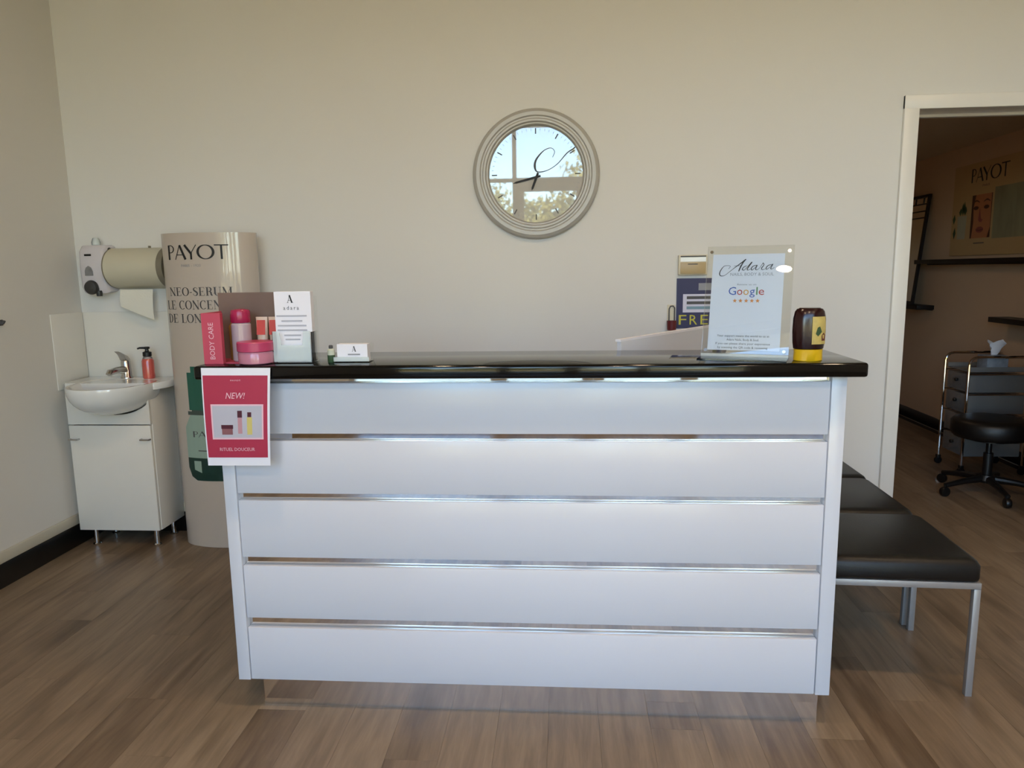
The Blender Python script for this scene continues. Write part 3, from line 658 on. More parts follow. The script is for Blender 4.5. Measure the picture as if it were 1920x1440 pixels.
# beige control plate
M['cream'] = mat('plastic_cream', 'cfc6ae', .4, vary=.02); M['tan'] = mat('plastic_tan', 'b09a70', .4, vary=.04)
M['lcd'] = mat('display_white', 'e6eaee', .15, vary=.02)
kp = thing('wall_control', 'beige wall-mounted control box with a white display strip', 'control', (.613, YB, 1.365))
mesh_obj('housing', MB().box(.545, .681, YB - .024, YB - .0005, 1.317, 1.412, .004), 'cream', kp)
mesh_obj('display', MB().box(.553, .673, YB - .0262, YB - .0243, 1.380, 1.401, .0005), 'lcd', kp, smooth=False)
mesh_obj('hood', MB().box(.553, .673, YB - .030, YB - .0243, 1.4025, 1.4075, .001), 'inkd', kp, smooth=False)
mesh_obj('flap', MB().box(.553, .673, YB - .0275, YB - .0243, 1.322, 1.376, .002), 'tan', kp)
mesh_obj('flap_grip', MB().box(.588, .634, YB - .0292, YB - .0277, 1.366, 1.370, .0005), 'inkd', kp, smooth=False)
# navy poster
M['navy'] = mat('print_navy', '201d4e', .45, vary=.12, scale=12); M['pwhite'] = mat('print_white', 'c9c9dc', .5, vary=.03)
M['fyel'] = mat('print_lemon', 'b8b23a', .5, vary=.05); M['teal'] = mat('print_teal', '6f8fa2', .5, vary=.05)
np_ = thing('wall_poster', 'navy blue poster with yellow FREE lettering on the wall behind the acrylic sign', 'poster', (.665, YB, 1.06))
mesh_obj('sheet', MB().box(.541, .79, YB - .004, YB - .0005, 1.06, 1.301, .0005), 'navy', np_, smooth=False)
NF = on_front(0, 0, YB - .0045); NF2 = on_front(0, 0, YB - .0049)
prnt('grey_photo', P2().rect(.645, 1.243, .785, 1.277), NF, 'inkg', np_)
prnt('white_panel', P2().rect(.572, 1.137, .78, 1.225), NF, 'pwhite', np_)
for zz, mt in ((1.201, 'inkd'), (1.176, 'inkd'), (1.152, 'teal')): prnt('print_line', P2().rect(.590, zz, .765, zz + .014), NF2, mt, np_)
for i, c_ in enumerate('FREE'):
    prnt('printed_letter', P2().text(c_, .572 + .052*i, 1.078, .048, width=.036), NF, 'fyel', np_)
M['redp'] = mat('plastic_dark_red', '5a1016', .35, vary=.05)
hk = thing('wall_caddy', 'small dark red holder hanging from a loop beside the navy poster', 'holder', (.515, YB, 1.057))
mesh_obj('loop', MB().tube([(.506, YB - .012, 1.100), (.506, YB - .012, 1.155), (.512, YB - .012, 1.168), (.525, YB - .012, 1.170), (.532, YB - .012, 1.160), (.532, YB - .012, 1.100)], .0028, 8), 'inkd', hk)
mesh_obj('cup', MB().lathe([(.019, 0), (.022, .003), (.0235, .046), (.021, .0465), (.0195, .008)], (.517, YB - .027, 1.053), n=20, cap1=True), 'redp', hk)
mesh_obj('wall_plate', MB().box(.498, .537, YB - .004, YB - .0005, 1.06, 1.175, .001), 'cream', hk, smooth=False)

# ------------------------------------------------------------------ cardboard totem
TX, TY, TA, TB, TH = -1.712, 3.44, .232, .112, 1.548
tt = thing('advertising_totem', 'tall oval cardboard totem reading PAYOT NEO-SERUM with a printed green bottle', 'display', (TX, TY, 0))
n = 64
mesh_obj('column', MB().rings([[(TX + TA*math.cos(2*PI*k/n), TY + TB*math.sin(2*PI*k/n), z) for k in range(n)] for z in (.001, .4, .8, 1.2, TH)]), 'totem', tt, ang=50)
def TF(e=.0008):
    def f(u, v):
        q = max(-.999, min(.999, u / TA)); return (TX + u, TY - (TB + e)*math.sqrt(1 - q*q) - e*.5, v)
    return f
def dens(p, mx=.012):                    # cut polygons into narrow upright strips so that they follow the curve
    o = P2()
    def clip(pts, lim, sg):
        out = []
        for a, b in zip(pts, pts[1:] + pts[:1]):
            da, db = sg*(a[0] - lim), sg*(b[0] - lim)
            if da <= 0: out.append(a)
            if da*db < 0: t = da/(da - db); out.append((a[0] + (b[0]-a[0])*t, a[1] + (b[1]-a[1])*t))
        return out
    for f in p.f:
        pts = [p.v[i] for i in f]; us = [q[0] for q in pts]; k0, k1 = math.floor(min(us)/mx), math.ceil(max(us)/mx)
        if k1 - k0 <= 1: o.poly(pts); continue
        for k in range(k0, k1):
            q = clip(clip(pts, k*mx, -1), (k+1)*mx, 1)
            if len(q) >= 3: o.poly(q)
    return o
prnt('brand_lettering', dens(payot(-.170, 1.424, .068, .306)), TF(), 'ink', tt)
prnt('lettering', P2().text('PARIS - 1920', -.045, 1.390, .012, width=.10), TF(), 'inkg', tt)
prnt('lettering', dens(didone('NEO-SERUM', -.178, 1.254, .040, width=.318)), TF(), 'inkd', tt)
for k in (0, 1): prnt('lettering', dens(didone('LE CONCENTRe', -.204, 1.190, .042, width=.392, only=k)), TF(), 'inkd', tt)
for k in (0, 1): prnt('lettering', dens(didone('DE LONGeVITe', -.204, 1.126, .042, width=.386, only=k)), TF(), 'inkd', tt)
M['bcap'] = mat('print_bottle_cap', '1f5a4a', .35, vary=.2, scale=8, stretch=(6, 1, .4)); M['bbody'] = mat('print_bottle_body', '8fa698', .35, vary=.08, scale=8, stretch=(6, 1, .4))
M['bbase'] = mat('print_bottle_base', '13352d', .35, vary=.4, scale=14); M['bneck'] = mat('print_bottle_neck', '3d4a44', .35)
def tprint(nm, g, mt, e=.0008): return prnt(nm, dens(g), TF(e), mt, tt)
tprint('printed_cap', P2().rect(-.095, .885, .10, .915).rect(-.118, .70, .122, .885), 'bcap')
tprint('printed_neck', P2().rect(-.128, .676, .132, .694).rect(-.105, .694, .11, .70), 'bneck')
tprint('printed_bottle', P2().poly([(-.115, .676), (-.135, .640), (-.15, .612), (-.15, .46), (-.075, .46), (-.075, .676)]).poly([(-.075, .676), (-.075, .46), (0, .46), (0, .676)]).poly([(0, .676), (0, .46), (.075, .46), (.075, .676)]).poly([(.075, .676), (.075, .46), (.155, .46), (.155, .612), (.14, .640), (.118, .676)]), 'bbody')
tprint('printed_base', P2().poly([(-.15, .46), (-.15, .41), (-.135, .365), (-.105, .345), (-.06, .345), (-.06, .46)]).poly([(-.06, .46), (-.06, .345), (.06, .345), (.06, .46)]).poly([(.06, .46), (.06, .345), (.11, .345), (.14, .365), (.155, .41), (.155, .46)]), 'bbase')
tprint('printed_shine', P2().poly([(-.115, .445), (-.115, .40), (-.075, .385), (-.075, .445)]), 'bbody', .0013)
prnt('printed_label', dens(payot(-.110, .565, .03, .22)), TF(.0013), 'inkd', tt)
prnt('printed_label', dens(P2().rect(-.085, .495, .08, .500)), TF(.0013), 'inkd', tt)

# ------------------------------------------------------------------ wash corner
VX0, VX1, VF = -2.445, -2.023, 3.322
vn = thing('vanity_cabinet', 'cream wash-basin cabinet on chrome legs in the left corner', 'cabinet', (-2.234, 3.44, 0))
mesh_obj('side_panel', MB().box(VX0, VX0 + .016, VF + .018, YB - .015, .088, .800, .001), 'cab', vn)
mesh_obj('side_panel', MB().box(VX1 - .016, VX1, VF + .018, YB - .015, .088, .800, .001), 'cab', vn)
mesh_obj('bottom_panel', MB().box(VX0 + .0165, VX1 - .0165, VF + .018, YB - .015, .088, .104, .001), 'cab', vn)
mesh_obj('back_panel', MB().box(VX0 + .0165, VX1 - .0165, YB - .025, YB - .016, .105, .800, .001), 'cab', vn)
fo = [(VX0, .632), (VX1, .632), (VX1, .800)] + [(-2.192 + .214*math.cos(a)*.98, .832 + .152*math.sin(a)) for a in [math.radians(-13 - 154*i/16) for i in range(17)] if -2.192 + .2097*math.cos(a) < VX1 - .004] + [(VX0, .800)]
mesh_obj('fascia', MB().rings([[(x, VF, z) for x, z in fo], [(x, VF + .0175, z) for x, z in fo]]), 'cab', vn, smooth=False)
vd = mesh_obj('door', MB().box(VX0, VX1 - .004, VF, VF + .0175, .088, .6265, .0015), 'cab', vn)
for x in (VX0 + .004, VX1 - .052):
    mesh_obj('handle', MB().tube([(x, VF, .558), (x, VF - .016, .558), (x + .044, VF - .016, .558), (x + .044, VF, .558)], .0045, 8), 'chrome', vd)
for x, y in ((VX0 + .055, 3.362), (VX1 - .045, 3.362), (VX0 + .055, 3.52), (VX1 - .045, 3.52)):
    lg = mesh_obj('leg', MB().lathe([(.013, .004), (.013, .087)], (x, y, 0), n=14), 'chromeb', vn)
    mesh_obj('foot', MB().lathe([(.018, 0), (.019, .004), (.014, .010)], (x, y, 0), n=14), 'chrome', lg)
# semi-recessed basin
bs = thing('wash_basin', 'white ceramic wash basin with a rounded bowl front on the cream cabinet', 'basin', (-2.225, 3.40, .801))
RZ = .836
def plan(hw, fy, by, z, hwb=None, n=56, e=2.2, cx=-2.192):
    r = []
    for k in range(n):
        a = 2*PI*k/n; c, s_ = math.cos(a), math.sin(a)
        u = math.copysign(abs(c)**(2/e), c); v = math.copysign(abs(s_)**(2/e), s_)
        cy = 3.36; y = cy + (v*(by - cy) if v > 0 else v*(cy - fy))
        r.append((cx + u*hw, y, z))
    return r
wing = []
pts = [(-2.468, YB - .008), (-2.468, 3.40), (-2.462, 3.345), (-2.44, 3.325), (-2.02, 3.325), (-1.985, 3.34), (-1.962, 3.40), (-1.955, YB - .008)]
mesh_obj('deck', MB().rings([[(x*.985 - .033, y, .803) for x, y in pts], [(x, y, .812) for x, y in pts], [(x, y, RZ - .004) for x, y in pts], [(x*.999 - .0022, y + (.003 if y < 3.5 else 0), RZ) for x, y in pts]]), 'cer', bs, ang=50)
bowl = []
for t in [0, .12, .25, .4, .55, .7, .82, .91, .97, 1.0]:
    q = math.sqrt(max(0, 1 - t**2.2)); bowl.append(plan(.194*(.22 + .78*q), 3.36 - .262*(.34 + .66*q), 3.36 + .16*(.5 + .5*q), RZ - .004 - .138*t))
outer = list(reversed(bowl))
outer += [plan(.1925, 3.0995, 3.52, RZ + .001), plan(.178, 3.116, 3.465, RZ + .0015), plan(.169, 3.126, 3.455, RZ - .006), plan(.145, 3.17, 3.44, RZ - .07), plan(.08, 3.26, 3.40, RZ - .095)]
mesh_obj('bowl', MB().rings(outer), 'cer', bs, ang=60)
mesh_obj('drain', MB().lathe([(.022, -.0945), (.020, -.091), (.006, -.090)], (-2.192, 3.33, RZ), n=18), 'chromeb', bs)
tp = thing('mixer_tap', 'chrome mixer tap on the wash basin', 'tap', (-2.232, 3.50, RZ))
tz = RZ + .0005
mesh_obj('body', MB().lathe([(.029, 0), (.029, .006), (.025, .012), (.023, .085), (.020, .092)], (-2.232, 3.50, tz), n=22), 'chrome', tp)
mesh_obj('spout', MB().tube([(-2.233, 3.49, tz + .045), (-2.236, 3.43, tz + .050), (-2.240, 3.375, tz + .046), (-2.241, 3.366, tz + .036)], [.019, .017, .015, .013], 14), 'chrome', tp)
mesh_obj('lever', MB().rings([[(-2.249, 3.516, tz + .092), (-2.215, 3.516, tz + .092), (-2.215, 3.484, tz + .092), (-2.249, 3.484, tz + .092)], [(-2.250, 3.50, tz + .112), (-2.216, 3.50, tz + .112), (-2.218, 3.468, tz + .125), (-2.252, 3.468, tz + .125)], [(-2.251, 3.46, tz + .136), (-2.226, 3.46, tz + .136), (-2.228, 3.445, tz + .142), (-2.252, 3.445, tz + .142)]]), 'chrome', tp)
M['soap'] = mat('soap_coral', 'c2574e', .15, vary=.08, coat=.6)
M['soapc'] = glassy('bottle_clear', (.95, .93, .92), 1.45, tint_mix=.25)
sbx, sby = -2.105, 3.485
so = thing('hand_soap_bottle', 'coral hand soap pump bottle with black top on the wash basin', 'bottle', (sbx, sby, RZ))
mesh_obj('body', MB().lathe([(.026, .0005), (.029, .004), (.029, .090), (.024, .102)], (sbx, sby, RZ), n=24), 'soap', so)
mesh_obj('shoulder', MB().lathe([(.0242, .1022), (.020, .110), (.013, .114)], (sbx, sby, RZ), n=24), 'soapc', so)
pm = mesh_obj('pump', MB().lathe([(.021, .1142), (.021, .135), (.010, .139), (.008, .150), (.014, .151), (.015, .160), (.010, .162)], (sbx, sby, RZ), n=20), 'blackp', so)
mesh_obj('nozzle', MB().tube([(sbx, sby, RZ + .156), (sbx - .03, sby - .012, RZ + .157), (sbx - .040, sby - .016, RZ + .153)], [.006, .005, .004], 10), 'blackp', pm)
# wall soap dispenser
M['dispw'] = mat('dispenser_grey', 'c8c4c8', .25, vary=.02, coat=.3); M['dispg'] = mat('dispenser_window', '77777a', .3, vary=.2, scale=60)
M['dispd'] = mat('dispenser_dark', '2d2d2e', .45, vary=.3, scale=80)
ds = thing('soap_dispenser', 'pale grey wall soap dispenser with a dark push button, in the left corner', 'dispenser', (-2.36, YB, 1.26))
def prism(prof, x0, x1): return MB().rings([[(x0, y, z) for y, z in prof], [(x1, y, z) for y, z in prof]])
dp = [(YB - .001, 1.272), (YB - .082, 1.268), (YB - .098, 1.30), (YB - .102, 1.40), (YB - .096, 1.478), (YB - .072, 1.505), (YB - .001, 1.508)]
d0 = MB().rings([[(x, y + (0 if y > YB - .01 else ins), z + (ins*.6 if z < 1.3 else (-ins*.6 if z > 1.47 else 0))) for y, z in dp] for x, ins in ((-2.412, .018), (-2.404, .006), (-2.392, 0), (-2.292, 0), (-2.280, .006), (-2.272, .018))])
mesh_obj('housing', d0, 'dispw', ds, ang=40)
DF = lambda e: (lambda u, v: (-2.342 + u, YB - .1025 - e, 1.39 + v))
prnt('slot', P2().rect(-.032, .062, .004, .072).xf(lambda a, b: (a, b)), lambda u, v: (-2.342 + u, YB - .0995, 1.39 + v), 'blackp', ds)
mesh_obj('level_window', MB().rings([[(-2.356 + u, y, 1.378 + v) for u, v in [(-.02, -.022), (.02, -.022), (.02, .0), (.013, .018), (0, .026), (-.013, .018), (-.02, 0)]] for y in (YB - .097, YB - .1045)]), 'dispg', ds, smooth=False)
pb = mesh_obj('push_button', MB().lathe([(.034, .090), (.036, .105), (.030, .116), (.012, .121)], (-2.350, YB, 1.298), 'y', 28), 'dispd', ds)
mesh_obj('nozzle', MB().lathe([(.013, -.016), (.015, 0), (.015, .012)], (-2.322, YB - .088, 1.270), n=16), 'dispd', ds)
mesh_obj('refill_neck', MB().lathe([(.020, 0), (.021, .014), (.016, .030), (.012, .036)], (-2.345, YB - .04, 1.507), n=18), 'acryf', ds)
mesh_obj('lock', MB().lathe([(.016, 0), (.016, .005), (.010, .006)], (-2.2765, YB - .05, 1.478), 'x', 16), 'dispd', ds)
# paper towel dispenser
M['pol'] = mat('towel_cover', 'c0bba6', .45, vary=.02); M['pold'] = mat('towel_endcap', '77705f', .5, vary=.05); M['towel'] = mat('paper_towel', 'd8d6ca', .85, vary=.02, bump=.2, bscale=120)
pd_ = thing('towel_dispenser', 'olive beige paper towel dispenser on the back wall beside the soap dispenser', 'dispenser', (-2.12, YB, 1.285))
cp = [(YB - .001, 1.286)] + [(YB - .02 - .115*math.cos(a), 1.392 + .100*math.sin(a)) for a in [math.radians(-76 + 152*i/18) for i in range(19)]] + [(YB - .001, 1.490)]
mesh_obj('cover', prism(cp, -2.262, -1.992), 'pol', pd_, ang=40)
mesh_obj('end_cap', prism(cp, -1.9915, -1.962), 'pold', pd_, ang=40)
mesh_obj('end_cap', prism(cp, -2.2685, -2.2625), 'pold', pd_, ang=40)
mesh_obj('latch', MB().box(-2.07, -2.062, YB - .05, YB - .035, 1.489, 1.499, .001), 'pold', pd_)
tw = MB(); rs = []
for i in range(9):
    q = i/8; rs.append([(x, YB - .055 - .012*math.sin(q*2.2) - .006*s_, z) for x, s_, z in [(-2.232 + .17*j/8, math.sin(j/8*PI), 1.284 - q*(.083 + .070*j/8)) for j in range(9)]])
tw.rings(rs, False, False, closed=False); tw.rings([[(x, y + .0008, z) for x, y, z in r] for r in rs], False, False, closed=False)
tag(mesh_obj('paper_towel', tw, 'towel'), 'white paper towel hanging out of the beige dispenser', 'towel')
# small dark hook at the frame edge on the left wall
wh = thing('wall_hook', 'small dark metal hook on the left wall', 'hook', (XL, 3.0, 1.15))
mesh_obj('plate', MB().box(XL + .0005, XL + .005, 2.985, 3.03, 1.143, 1.169, .001), 'inkd', wh)
mesh_obj('peg', MB().tube([(XL + .004, 3.0, 1.158), (XL + .03, 3.0, 1.155), (XL + .036, 3.0, 1.165)], .006, 10), 'inkd', wh)

# ------------------------------------------------------------------ three chairs along the counter's right side
def make_chair():
    t = thing('waiting_chair', '', 'chair', (0, 0, 0), 0, 'black chairs in a row beside the counter')
    hx, hy, zt = .225, .222, .378
    def p(nm, mb, mt, par=t, **k): return mesh_obj(nm, mb, mt, par, local=True, **k)
    s_ = MB(); rs = []
    for zz, ins in ((zt + .001, .010), (zt + .004, .002), (zt + .012, 0), (zt + .052, 0), (zt + .066, .008), (zt + .074, .024)):
        rs.append([(x, y, zz + (.004*(1 - (x/hx)**2)*(1 - (y/hy)**2) if ins > .02 else 0)) for x, y in
                   [(sx*(hx - ins - rr*(1 - cx_)), sy*(hy - ins - rr*(1 - cy_))) for sx, sy, arr in ((1, 1, (0, 30, 60, 90)), (-1, 1, (90, 60, 30, 0)), (-1, -1, (0, 30, 60, 90)), (1, -1, (90, 60, 30, 0))) for rr, cx_, cy_ in [(.02, math.cos(math.radians(d)), math.sin(math.radians(d))) for d in arr]]])
    s_.rings(rs); p('seat', s_, 'blackl', ang=60)
    b = MB(); rs = []
    for zz, th, dx in ((.40, .024, 0), (.46, .026, 0), (.60, .026, -.003), (.78, .026, -.008), (.90, .024, -.012), (.925, .016, -.013)):
        rs.append([(-.2395 + dx - th/2 + th*u, (hy - .004)*v, zz) for u, v in ((0, -1), (1, -.97), (1.1, 0), (1, .97), (0, 1), (-.05, 0))])
    b.rings(rs); p('backrest', b, 'blackl', ang=50)
    f = .010
    fm = MB().box(-hx, hx, -hy, -hy + 2*f, zt - .02, zt, .001).box(-hx, hx, hy - 2*f, hy, zt - .02, zt, .001).box(-hx, -hx + 2*f, -hy + 2*f, hy - 2*f, zt - .02, zt, .001).box(hx - 2*f, hx, -hy + 2*f, hy - 2*f, zt - .02, zt, .001)
    p('seat_frame', fm, 'silver')
    for sx in (-1, 1):
        for sy in (-1, 1):
            x, y = sx*(hx - f), sy*(hy - f); p('leg', MB().box(x - f, x + f, y - f, y + f, 0, zt - .0205, .001), 'silver')
    for sy in (-1, 1): p('back_post', MB().tube([(-hx - .004, sy*(hy - .03), zt - .01), (-hx - .014, sy*(hy - .03), .5)], .006, 8), 'silver')
    return t
ch0 = make_chair()
for i, (x, y, a, lb) in enumerate(((1.062, 2.425, -2.5, 'black leatherette chair nearest the viewer, beside the white counter'), (1.070, 2.886, -1.0, 'black leatherette chair in the middle of the row of three'), (1.082, 3.336, -.5, 'black leatherette chair at the back wall, farthest of the row of three'))):
    c = ch0 if i == 0 else copy_tree(ch0)
    c.location = (x, y, 0); c.rotation_euler = (0, 0, math.radians(a)); c['label'] = lb

# ================================================================== TREATMENT ROOM
# wall print
YP0, YP1, ZP0, ZP1 = 6.075, 4.85, 1.413, 2.09
M['pbeige'] = mat('print_beige', 'b79a6e', .5, vary=.03, scale=2); M['psage'] = mat('print_sage_fabric', '8a876a', .5, vary=.4, scale=5, stretch=(1, 2.5, .6))
M['pskin'] = mat('print_face', 'b0744e', .5, vary=.12, scale=4); M['pskd'] = mat('print_face_dark', '4a2a1c', .5, vary=.2); M['plip'] = mat('print_lip', '8c4a42', .5, vary=.1)
M['ppale'] = mat('print_glass_pale', 'a8a58c', .5, vary=.1)
wp = thing('brand_poster', 'beige PAYOT poster with a face photograph on the wall of the next room', 'poster', (XR2, 5.46, ZP0))
mesh_obj('panel', MB().box(XR2 - .012, XR2 - .0005, YP1, YP0, ZP0, ZP1, .001), 'pbeige', wp, smooth=False)
def WF(e): return lambda u, v: (XR2 - .012 - e, YP0 - u, ZP0 + v)
prnt('brand_lettering', payot(.235, .535, .10, .475), WF(.0006), 'ink', wp)
prnt('lettering', P2().text('PARIS', .44, .495, .016, width=.09), WF(.0006), 'inkd', wp)
prnt('face_photo', P2().rect(.275, .125, .535, .44), WF(.0006), 'pskin', wp)
prnt('hair_shadow', P2().poly([(.275, .44), (.275, .125), (.295, .125), (.31, .25), (.30, .35), (.325, .44)]).poly([(.535, .44), (.535, .125), (.50, .125), (.53, .20), (.525, .44)]), WF(.001), 'pskd', wp)
for u in (.335, .47): prnt('printed_eye', P2().ell(u, .345, .034, .014), WF(.0014), 'pskd', wp)
for u in (.335, .47): prnt('printed_brow', P2().stroke([(u - .04, .385), (u, .398), (u + .042, .384)], [.006, .012, .006]), WF(.0014), 'pskd', wp)
prnt('printed_nose', P2().poly([(.385, .35), (.372, .258), (.39, .240), (.42, .240), (.432, .258), (.410, .262)]), WF(.0014), 'plip', wp)
prnt('printed_lips', P2().ell(.40, .185, .05, .022), WF(.0014), 'plip', wp)
prnt('printed_mouth_line', P2().stroke([(.352, .186), (.40, .181), (.448, .186)], [.003, .006, .003]), WF(.0018), 'pskd', wp)
prnt('printed_glass', P2().poly([(.095, .125), (.205, .125), (.215, .30), (.085, .30)]), WF(.0006), 'ppale', wp)
for c0 in ((.15, .30, .40), (.12, .30, .36), (.19, .30, .37), (.17, .30, .41), (.05, .125, .22), (.035, .24, .32)):
    prnt('printed_leaf', P2().poly([(c0[0], c0[1]), (c0[0] + .022, (c0[1]+c0[2])/2), (c0[0] + .006, c0[2]), (c0[0] - .018, (c0[1]+c0[2])/2)]), WF(.001), 'green', wp)
prnt('fabric_photo', P2().rect(.56, .115, 1.15, .475), WF(.0006), 'psage', wp)
prnt('print_line', P2().rect(.33, .085, .47, .092), WF(.0006), 'inkd', wp)
# shelves
def shelf(label, y0, y1, z, d):
    t = thing('wall_shelf', label, 'shelf', (XR2, (y0+y1)/2, z), group='black wall shelves of the next room')
    mesh_obj('board', MB().box(XR2 - d, XR2 - .0005, y0, y1, z - .035, z, .002), 'blackw', t)
    mesh_obj('wall_rail', MB().box(XR2 - .012, XR2 - .0005, y0 + .02, y1 - .02, z - .043, z - .0355, .001), 'blackw', t)
shelf('long black shelf running under the PAYOT poster in the next room', 4.3, 6.44, 1.388, .11)
shelf('short black shelf carrying the tall mirror in the next room', 6.27, 7.1, 1.012, .14)
shelf('lower black shelf at the right edge of the doorway view', 4.2, 5.24, .985, .14)
# leaning mirror with a glazing-bar pattern
mr = thing('leaning_mirror', 'tall black-framed mirror leaning on the short black shelf', 'mirror', (XR2 - .06, 6.68, 1.012))
y0, y1 = 6.40, 6.98
def LP(d, y, z): return (XR2 - .020 - .085*(1.93 - z)/.918 - d, y, z)
def lbox(d0, d1, ya, yb, za, zb): return MB().box(d0, d1, ya, yb, za, zb).map(LP)
mesh_obj('frame', lbox(0, .02, y0, y0 + .028, 1.013, 1.93).add(*[(q.v, q.f) for q in [lbox(0, .02, y1 - .028, y1, 1.013, 1.93)]][0]).add(*[(q.v, q.f) for q in [lbox(0, .02, y0 + .028, y1 - .028, 1.013, 1.041)]][0]).add(*[(q.v, q.f) for q in [lbox(0, .02, y0 + .028, y1 - .028, 1.908, 1.93)]][0]), 'blackw', mr, smooth=False)
mesh_obj('mirror_glass', lbox(.004, .008, y0 + .028, y1 - .028, 1.041, 1.908), 'mirror', mr, smooth=False)
for za in (1.735, 1.79, 1.85): mesh_obj('glazing_bar', lbox(.0085, .013, y0 + .028, y1 - .028, za, za + .009), 'blackw', mr, smooth=False)
for ya in (6.50, 6.64): mesh_obj('glazing_bar', lbox(.0085, .013, ya, ya + .009, 1.86, 1.907), 'blackw', mr, smooth=False)
# drawer trolley
M['dr1'] = glassy('drawer_plastic', (.50, .50, .50), 1.45, tint_mix=.28, rough=.2)
M['cont1'] = mat('contents_navy', '22243a', .6, vary=.2); M['cont2'] = mat('contents_green', '3d5a50', .6, vary=.3)
TX0, TX1, TY0, TY1, TT = 2.555, 2.93, 4.727, 5.015, .765
tl = thing('salon_trolley', 'chrome salon trolley with translucent drawers on castors in the next room', 'trolley', ((TX0+TX1)/2, (TY0+TY1)/2, 0))
for y in (TY0, TY1):
    pts = [(TX0, y, .062), (TX0, y, TT - .05), (TX0 + .008, y, TT - .024), (TX0 + .024, y, TT - .008), (TX0 + .05, y, TT), (TX1 - .05, y, TT), (TX1 - .024, y, TT - .008), (TX1 - .008, y, TT - .024), (TX1, y, TT - .05), (TX1, y, .062)]
    mesh_obj('tube_frame', MB().tube(pts, .0085, 10), 'chromeb', tl)
for x in (TX0, TX1):
    for y in (TY0, TY1):
        c = mesh_obj('castor_fork', MB().box(x - .012, x + .012, y - .014, y + .014, .034, .062, .002), 'blackp', tl)
        mesh_obj('castor_wheel', MB().lathe([(.008, -.011), (.022, -.010), (.024, -.006), (.024, .006), (.022, .010), (.008, .011)], (x, y, .024), 'y', 18), 'blackp', c)
for zb, h in ((.535, .115), (.395, .125), (.255, .125), (.115, .125)):
    d = mesh_obj('drawer', MB().box(TX0 + .012, TX1 - .012, TY0 + .014, TY1 - .014, zb, zb + h, .006), 'dr1', tl)
    mesh_obj('knob', MB().lathe([(.010, 0), (.013, -.012), (.009, -.018)], (TX0 + .012, (TY0+TY1)/2, zb + h*.6), 'x', 12), 'blackp', d)
    for y in (TY0, TY1): mesh_obj('runner', MB().box(TX0 + .009, TX1 - .009, y - .004, y + .004, zb + h + .001, zb + h + .007), 'chrome', tl, smooth=False)
mesh_obj('top_tray', MB().box(TX0 + .012, TX1 - .012, TY0 + .012, TY1 - .012, .668, .676, .002).box(TX0 + .012, TX1 - .012, TY0 + .012, TY0 + .016, .676, .70).box(TX0 + .012, TX1 - .012, TY1 - .016, TY1 - .012, .676, .70), 'dr1', tl)
tag(mesh_obj('folded_towel', MB().box(TX0 + .03, TX1 - .05, TY0 + .03, TY1 - .03, .5365, .615, .02, 3), 'cont1'), 'dark navy folded cloth inside the top drawer of the trolley', 'cloth')
tag(mesh_obj('folded_cloth', MB().box(TX0 + .03, TX1 - .05, TY0 + .03, TY1 - .03, .3965, .455, .02, 3), 'cont2'), 'green folded cloth inside the second drawer of the trolley', 'cloth')
# tissue box on the trolley
M['tbox'] = mat('tissue_box_print', '7e8794', .5, vary=.5, scale=30)
tb = thing('tissue_box', 'patterned tissue box with a raised tissue on top of the trolley', 'tissue box', (2.74, 4.80, .6765))
mesh_obj('carton', MB().box(2.672, 2.80, 4.745, 4.86, .6768, .772, .002), 'tbox', tb)
rs = []
rn = random.Random(4)
for i in range(6):
    q = i/5; rs.append([(2.742 + .012*q + (.018 + .032*q)*math.cos(a) * (1 + .25*rn.uniform(-1, 1)), 4.80 + (.008 + .020*q)*math.sin(a), .7725 + .085*q + .012*q*math.sin(3*a)) for a in [2*PI*j/14 for j in range(14)]])
mesh_obj('tissue', MB().rings(rs, True, False), 'paper', tb)
# wheeled stools
def make_stool():
    t = thing('salon_stool', '', 'stool', (0, 0, 0))
    def p(nm, mb, mt, par=t, **k): return mesh_obj(nm, mb, mt, par, local=True, **k)
    p('seat', MB().lathe([(.16, .345), (.190, .350), (.204, .375), (.205, .435), (.19, .452), (.15, .462), (.08, .466)], n=40), 'blackl', ang=60)
    p('seat_plate', MB().lathe([(.05, .325), (.12, .331), (.12, .3445)], n=24), 'blackp')
    p('gas_column', MB().lathe([(.026, .12), (.026, .25), (.016, .2505), (.016, .325)], n=16), 'blackp')
    p('hub', MB().lathe([(.045, .075), (.05, .09), (.04, .119)], n=20), 'blackp')
    for k in range(5):
        a = 2*PI*k/5 + .35; c, s_ = math.cos(a), math.sin(a)
        ar = p('base_arm', MB().tube([(.03*c, .03*s_, .095), (.15*c, .15*s_, .085), (.265*c, .265*s_, .066)], [.022, .018, .014], 10), 'blackp')
        p('castor', MB().lathe([(.010, -.016), (.026, -.014), (.029, -.008), (.029, .008), (.026, .014), (.010, .016)], (0, 0, 0), 'y', 18).map(lambda x, y, z, c=c, s_=s_: (.265*c + x*c - y*s_, .265*s_ + x*s_ + y*c, .0295 + z)), 'blackp', ar)
        p('castor_stem', MB().tube([(.265*c, .265*s_, .055), (.265*c, .265*s_, .07)], .006, 8), 'blackp', ar)
    return t
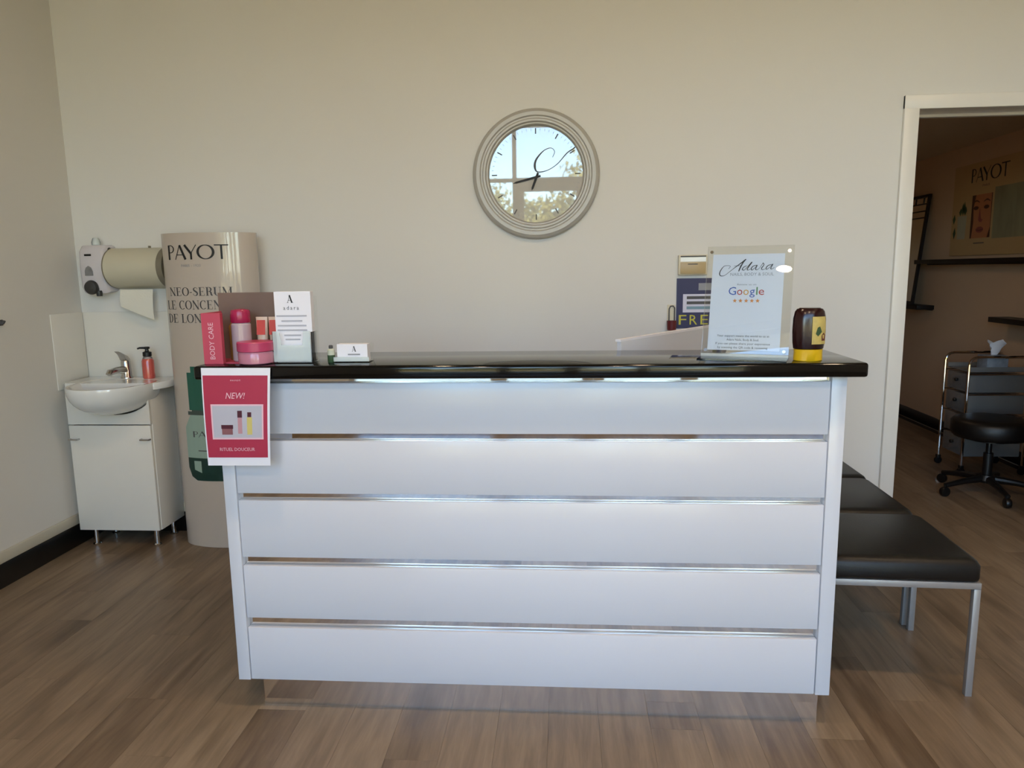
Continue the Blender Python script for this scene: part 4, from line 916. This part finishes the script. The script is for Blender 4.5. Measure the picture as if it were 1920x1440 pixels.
st0 = make_stool(); st0.location = (2.485, 4.32, 0); st0.rotation_euler = (0, 0, math.radians(28)); st0['label'] = 'black wheeled salon stool in front of the chrome trolley'

# ================================================================== CEILING LIGHTS
def downlight(x, y, label):
    t = thing('downlight', label, 'lamp', (x, y, ZC), group='round downlights in the shop ceiling')
    mesh_obj('rim', MB().lathe([(.056, -.001), (.078, -.001), (.080, -.008), (.070, -.012), (.056, -.010)], (x, y, ZC), n=36, cap0=False, cap1=False), 'trimw', t)
    e = bpy.data.materials.get('lamp_diffuser')
    if e is None:
        e = bpy.data.materials.new('lamp_diffuser'); e.use_nodes = True; b = e.node_tree.nodes['Principled BSDF']
        setin(b, 'Base Color', (.9, .88, .84, 1)); setin(b, 'Emission Color', (1.0, .74, .48, 1)); setin(b, 'Emission Strength', LAMP)
    mesh_obj('diffuser', MB().lathe([(.0555, -.001), (.0555, -.006), (.03, -.009)], (x, y, ZC), n=28), e, t)
LAMP = 92.0
def room_fill_lamp(x, y):  # unseen lamp, added to brighten and warm the treatment room
    t = thing('room_fill_light', 'small warm fill lamp added in the next room, unseen beyond the doorway edge', 'lamp', (x, y, ZC2))
    mesh_obj('rim', MB().lathe([(.15, -.0005), (.16, -.012), (.155, -.03), (.142, -.032)], (x, y, ZC2), n=32), 'trimw', t)
    e = bpy.data.materials.new('room_fill_diffuser'); e.use_nodes = True; b = e.node_tree.nodes['Principled BSDF']
    setin(b, 'Emission Color', (1.0, .66, .40, 1)); setin(b, 'Emission Strength', 2.0)
    mesh_obj('diffuser', MB().lathe([(.141, -.0325), (.12, -.045), (.05, -.052)], (x, y, ZC2), n=32), e, t)
room_fill_lamp(1.55, 5.1)
for x, y, lb in ((-.82, 1.2, 'round ceiling downlight above the left half of the counter'), (.6, 1.2, 'round ceiling downlight above the right half of the counter'), (2.0, 1.2, 'round ceiling downlight in front of the next-room doorway'),
                 (-.82, -1.1, 'round ceiling downlight by the shop front, leftmost of its row'), (.6, -1.1, 'round ceiling downlight just inside the shop door'), (2.0, -1.1, 'round ceiling downlight by the shop front, rightmost of its row')):
    downlight(x, y, lb)
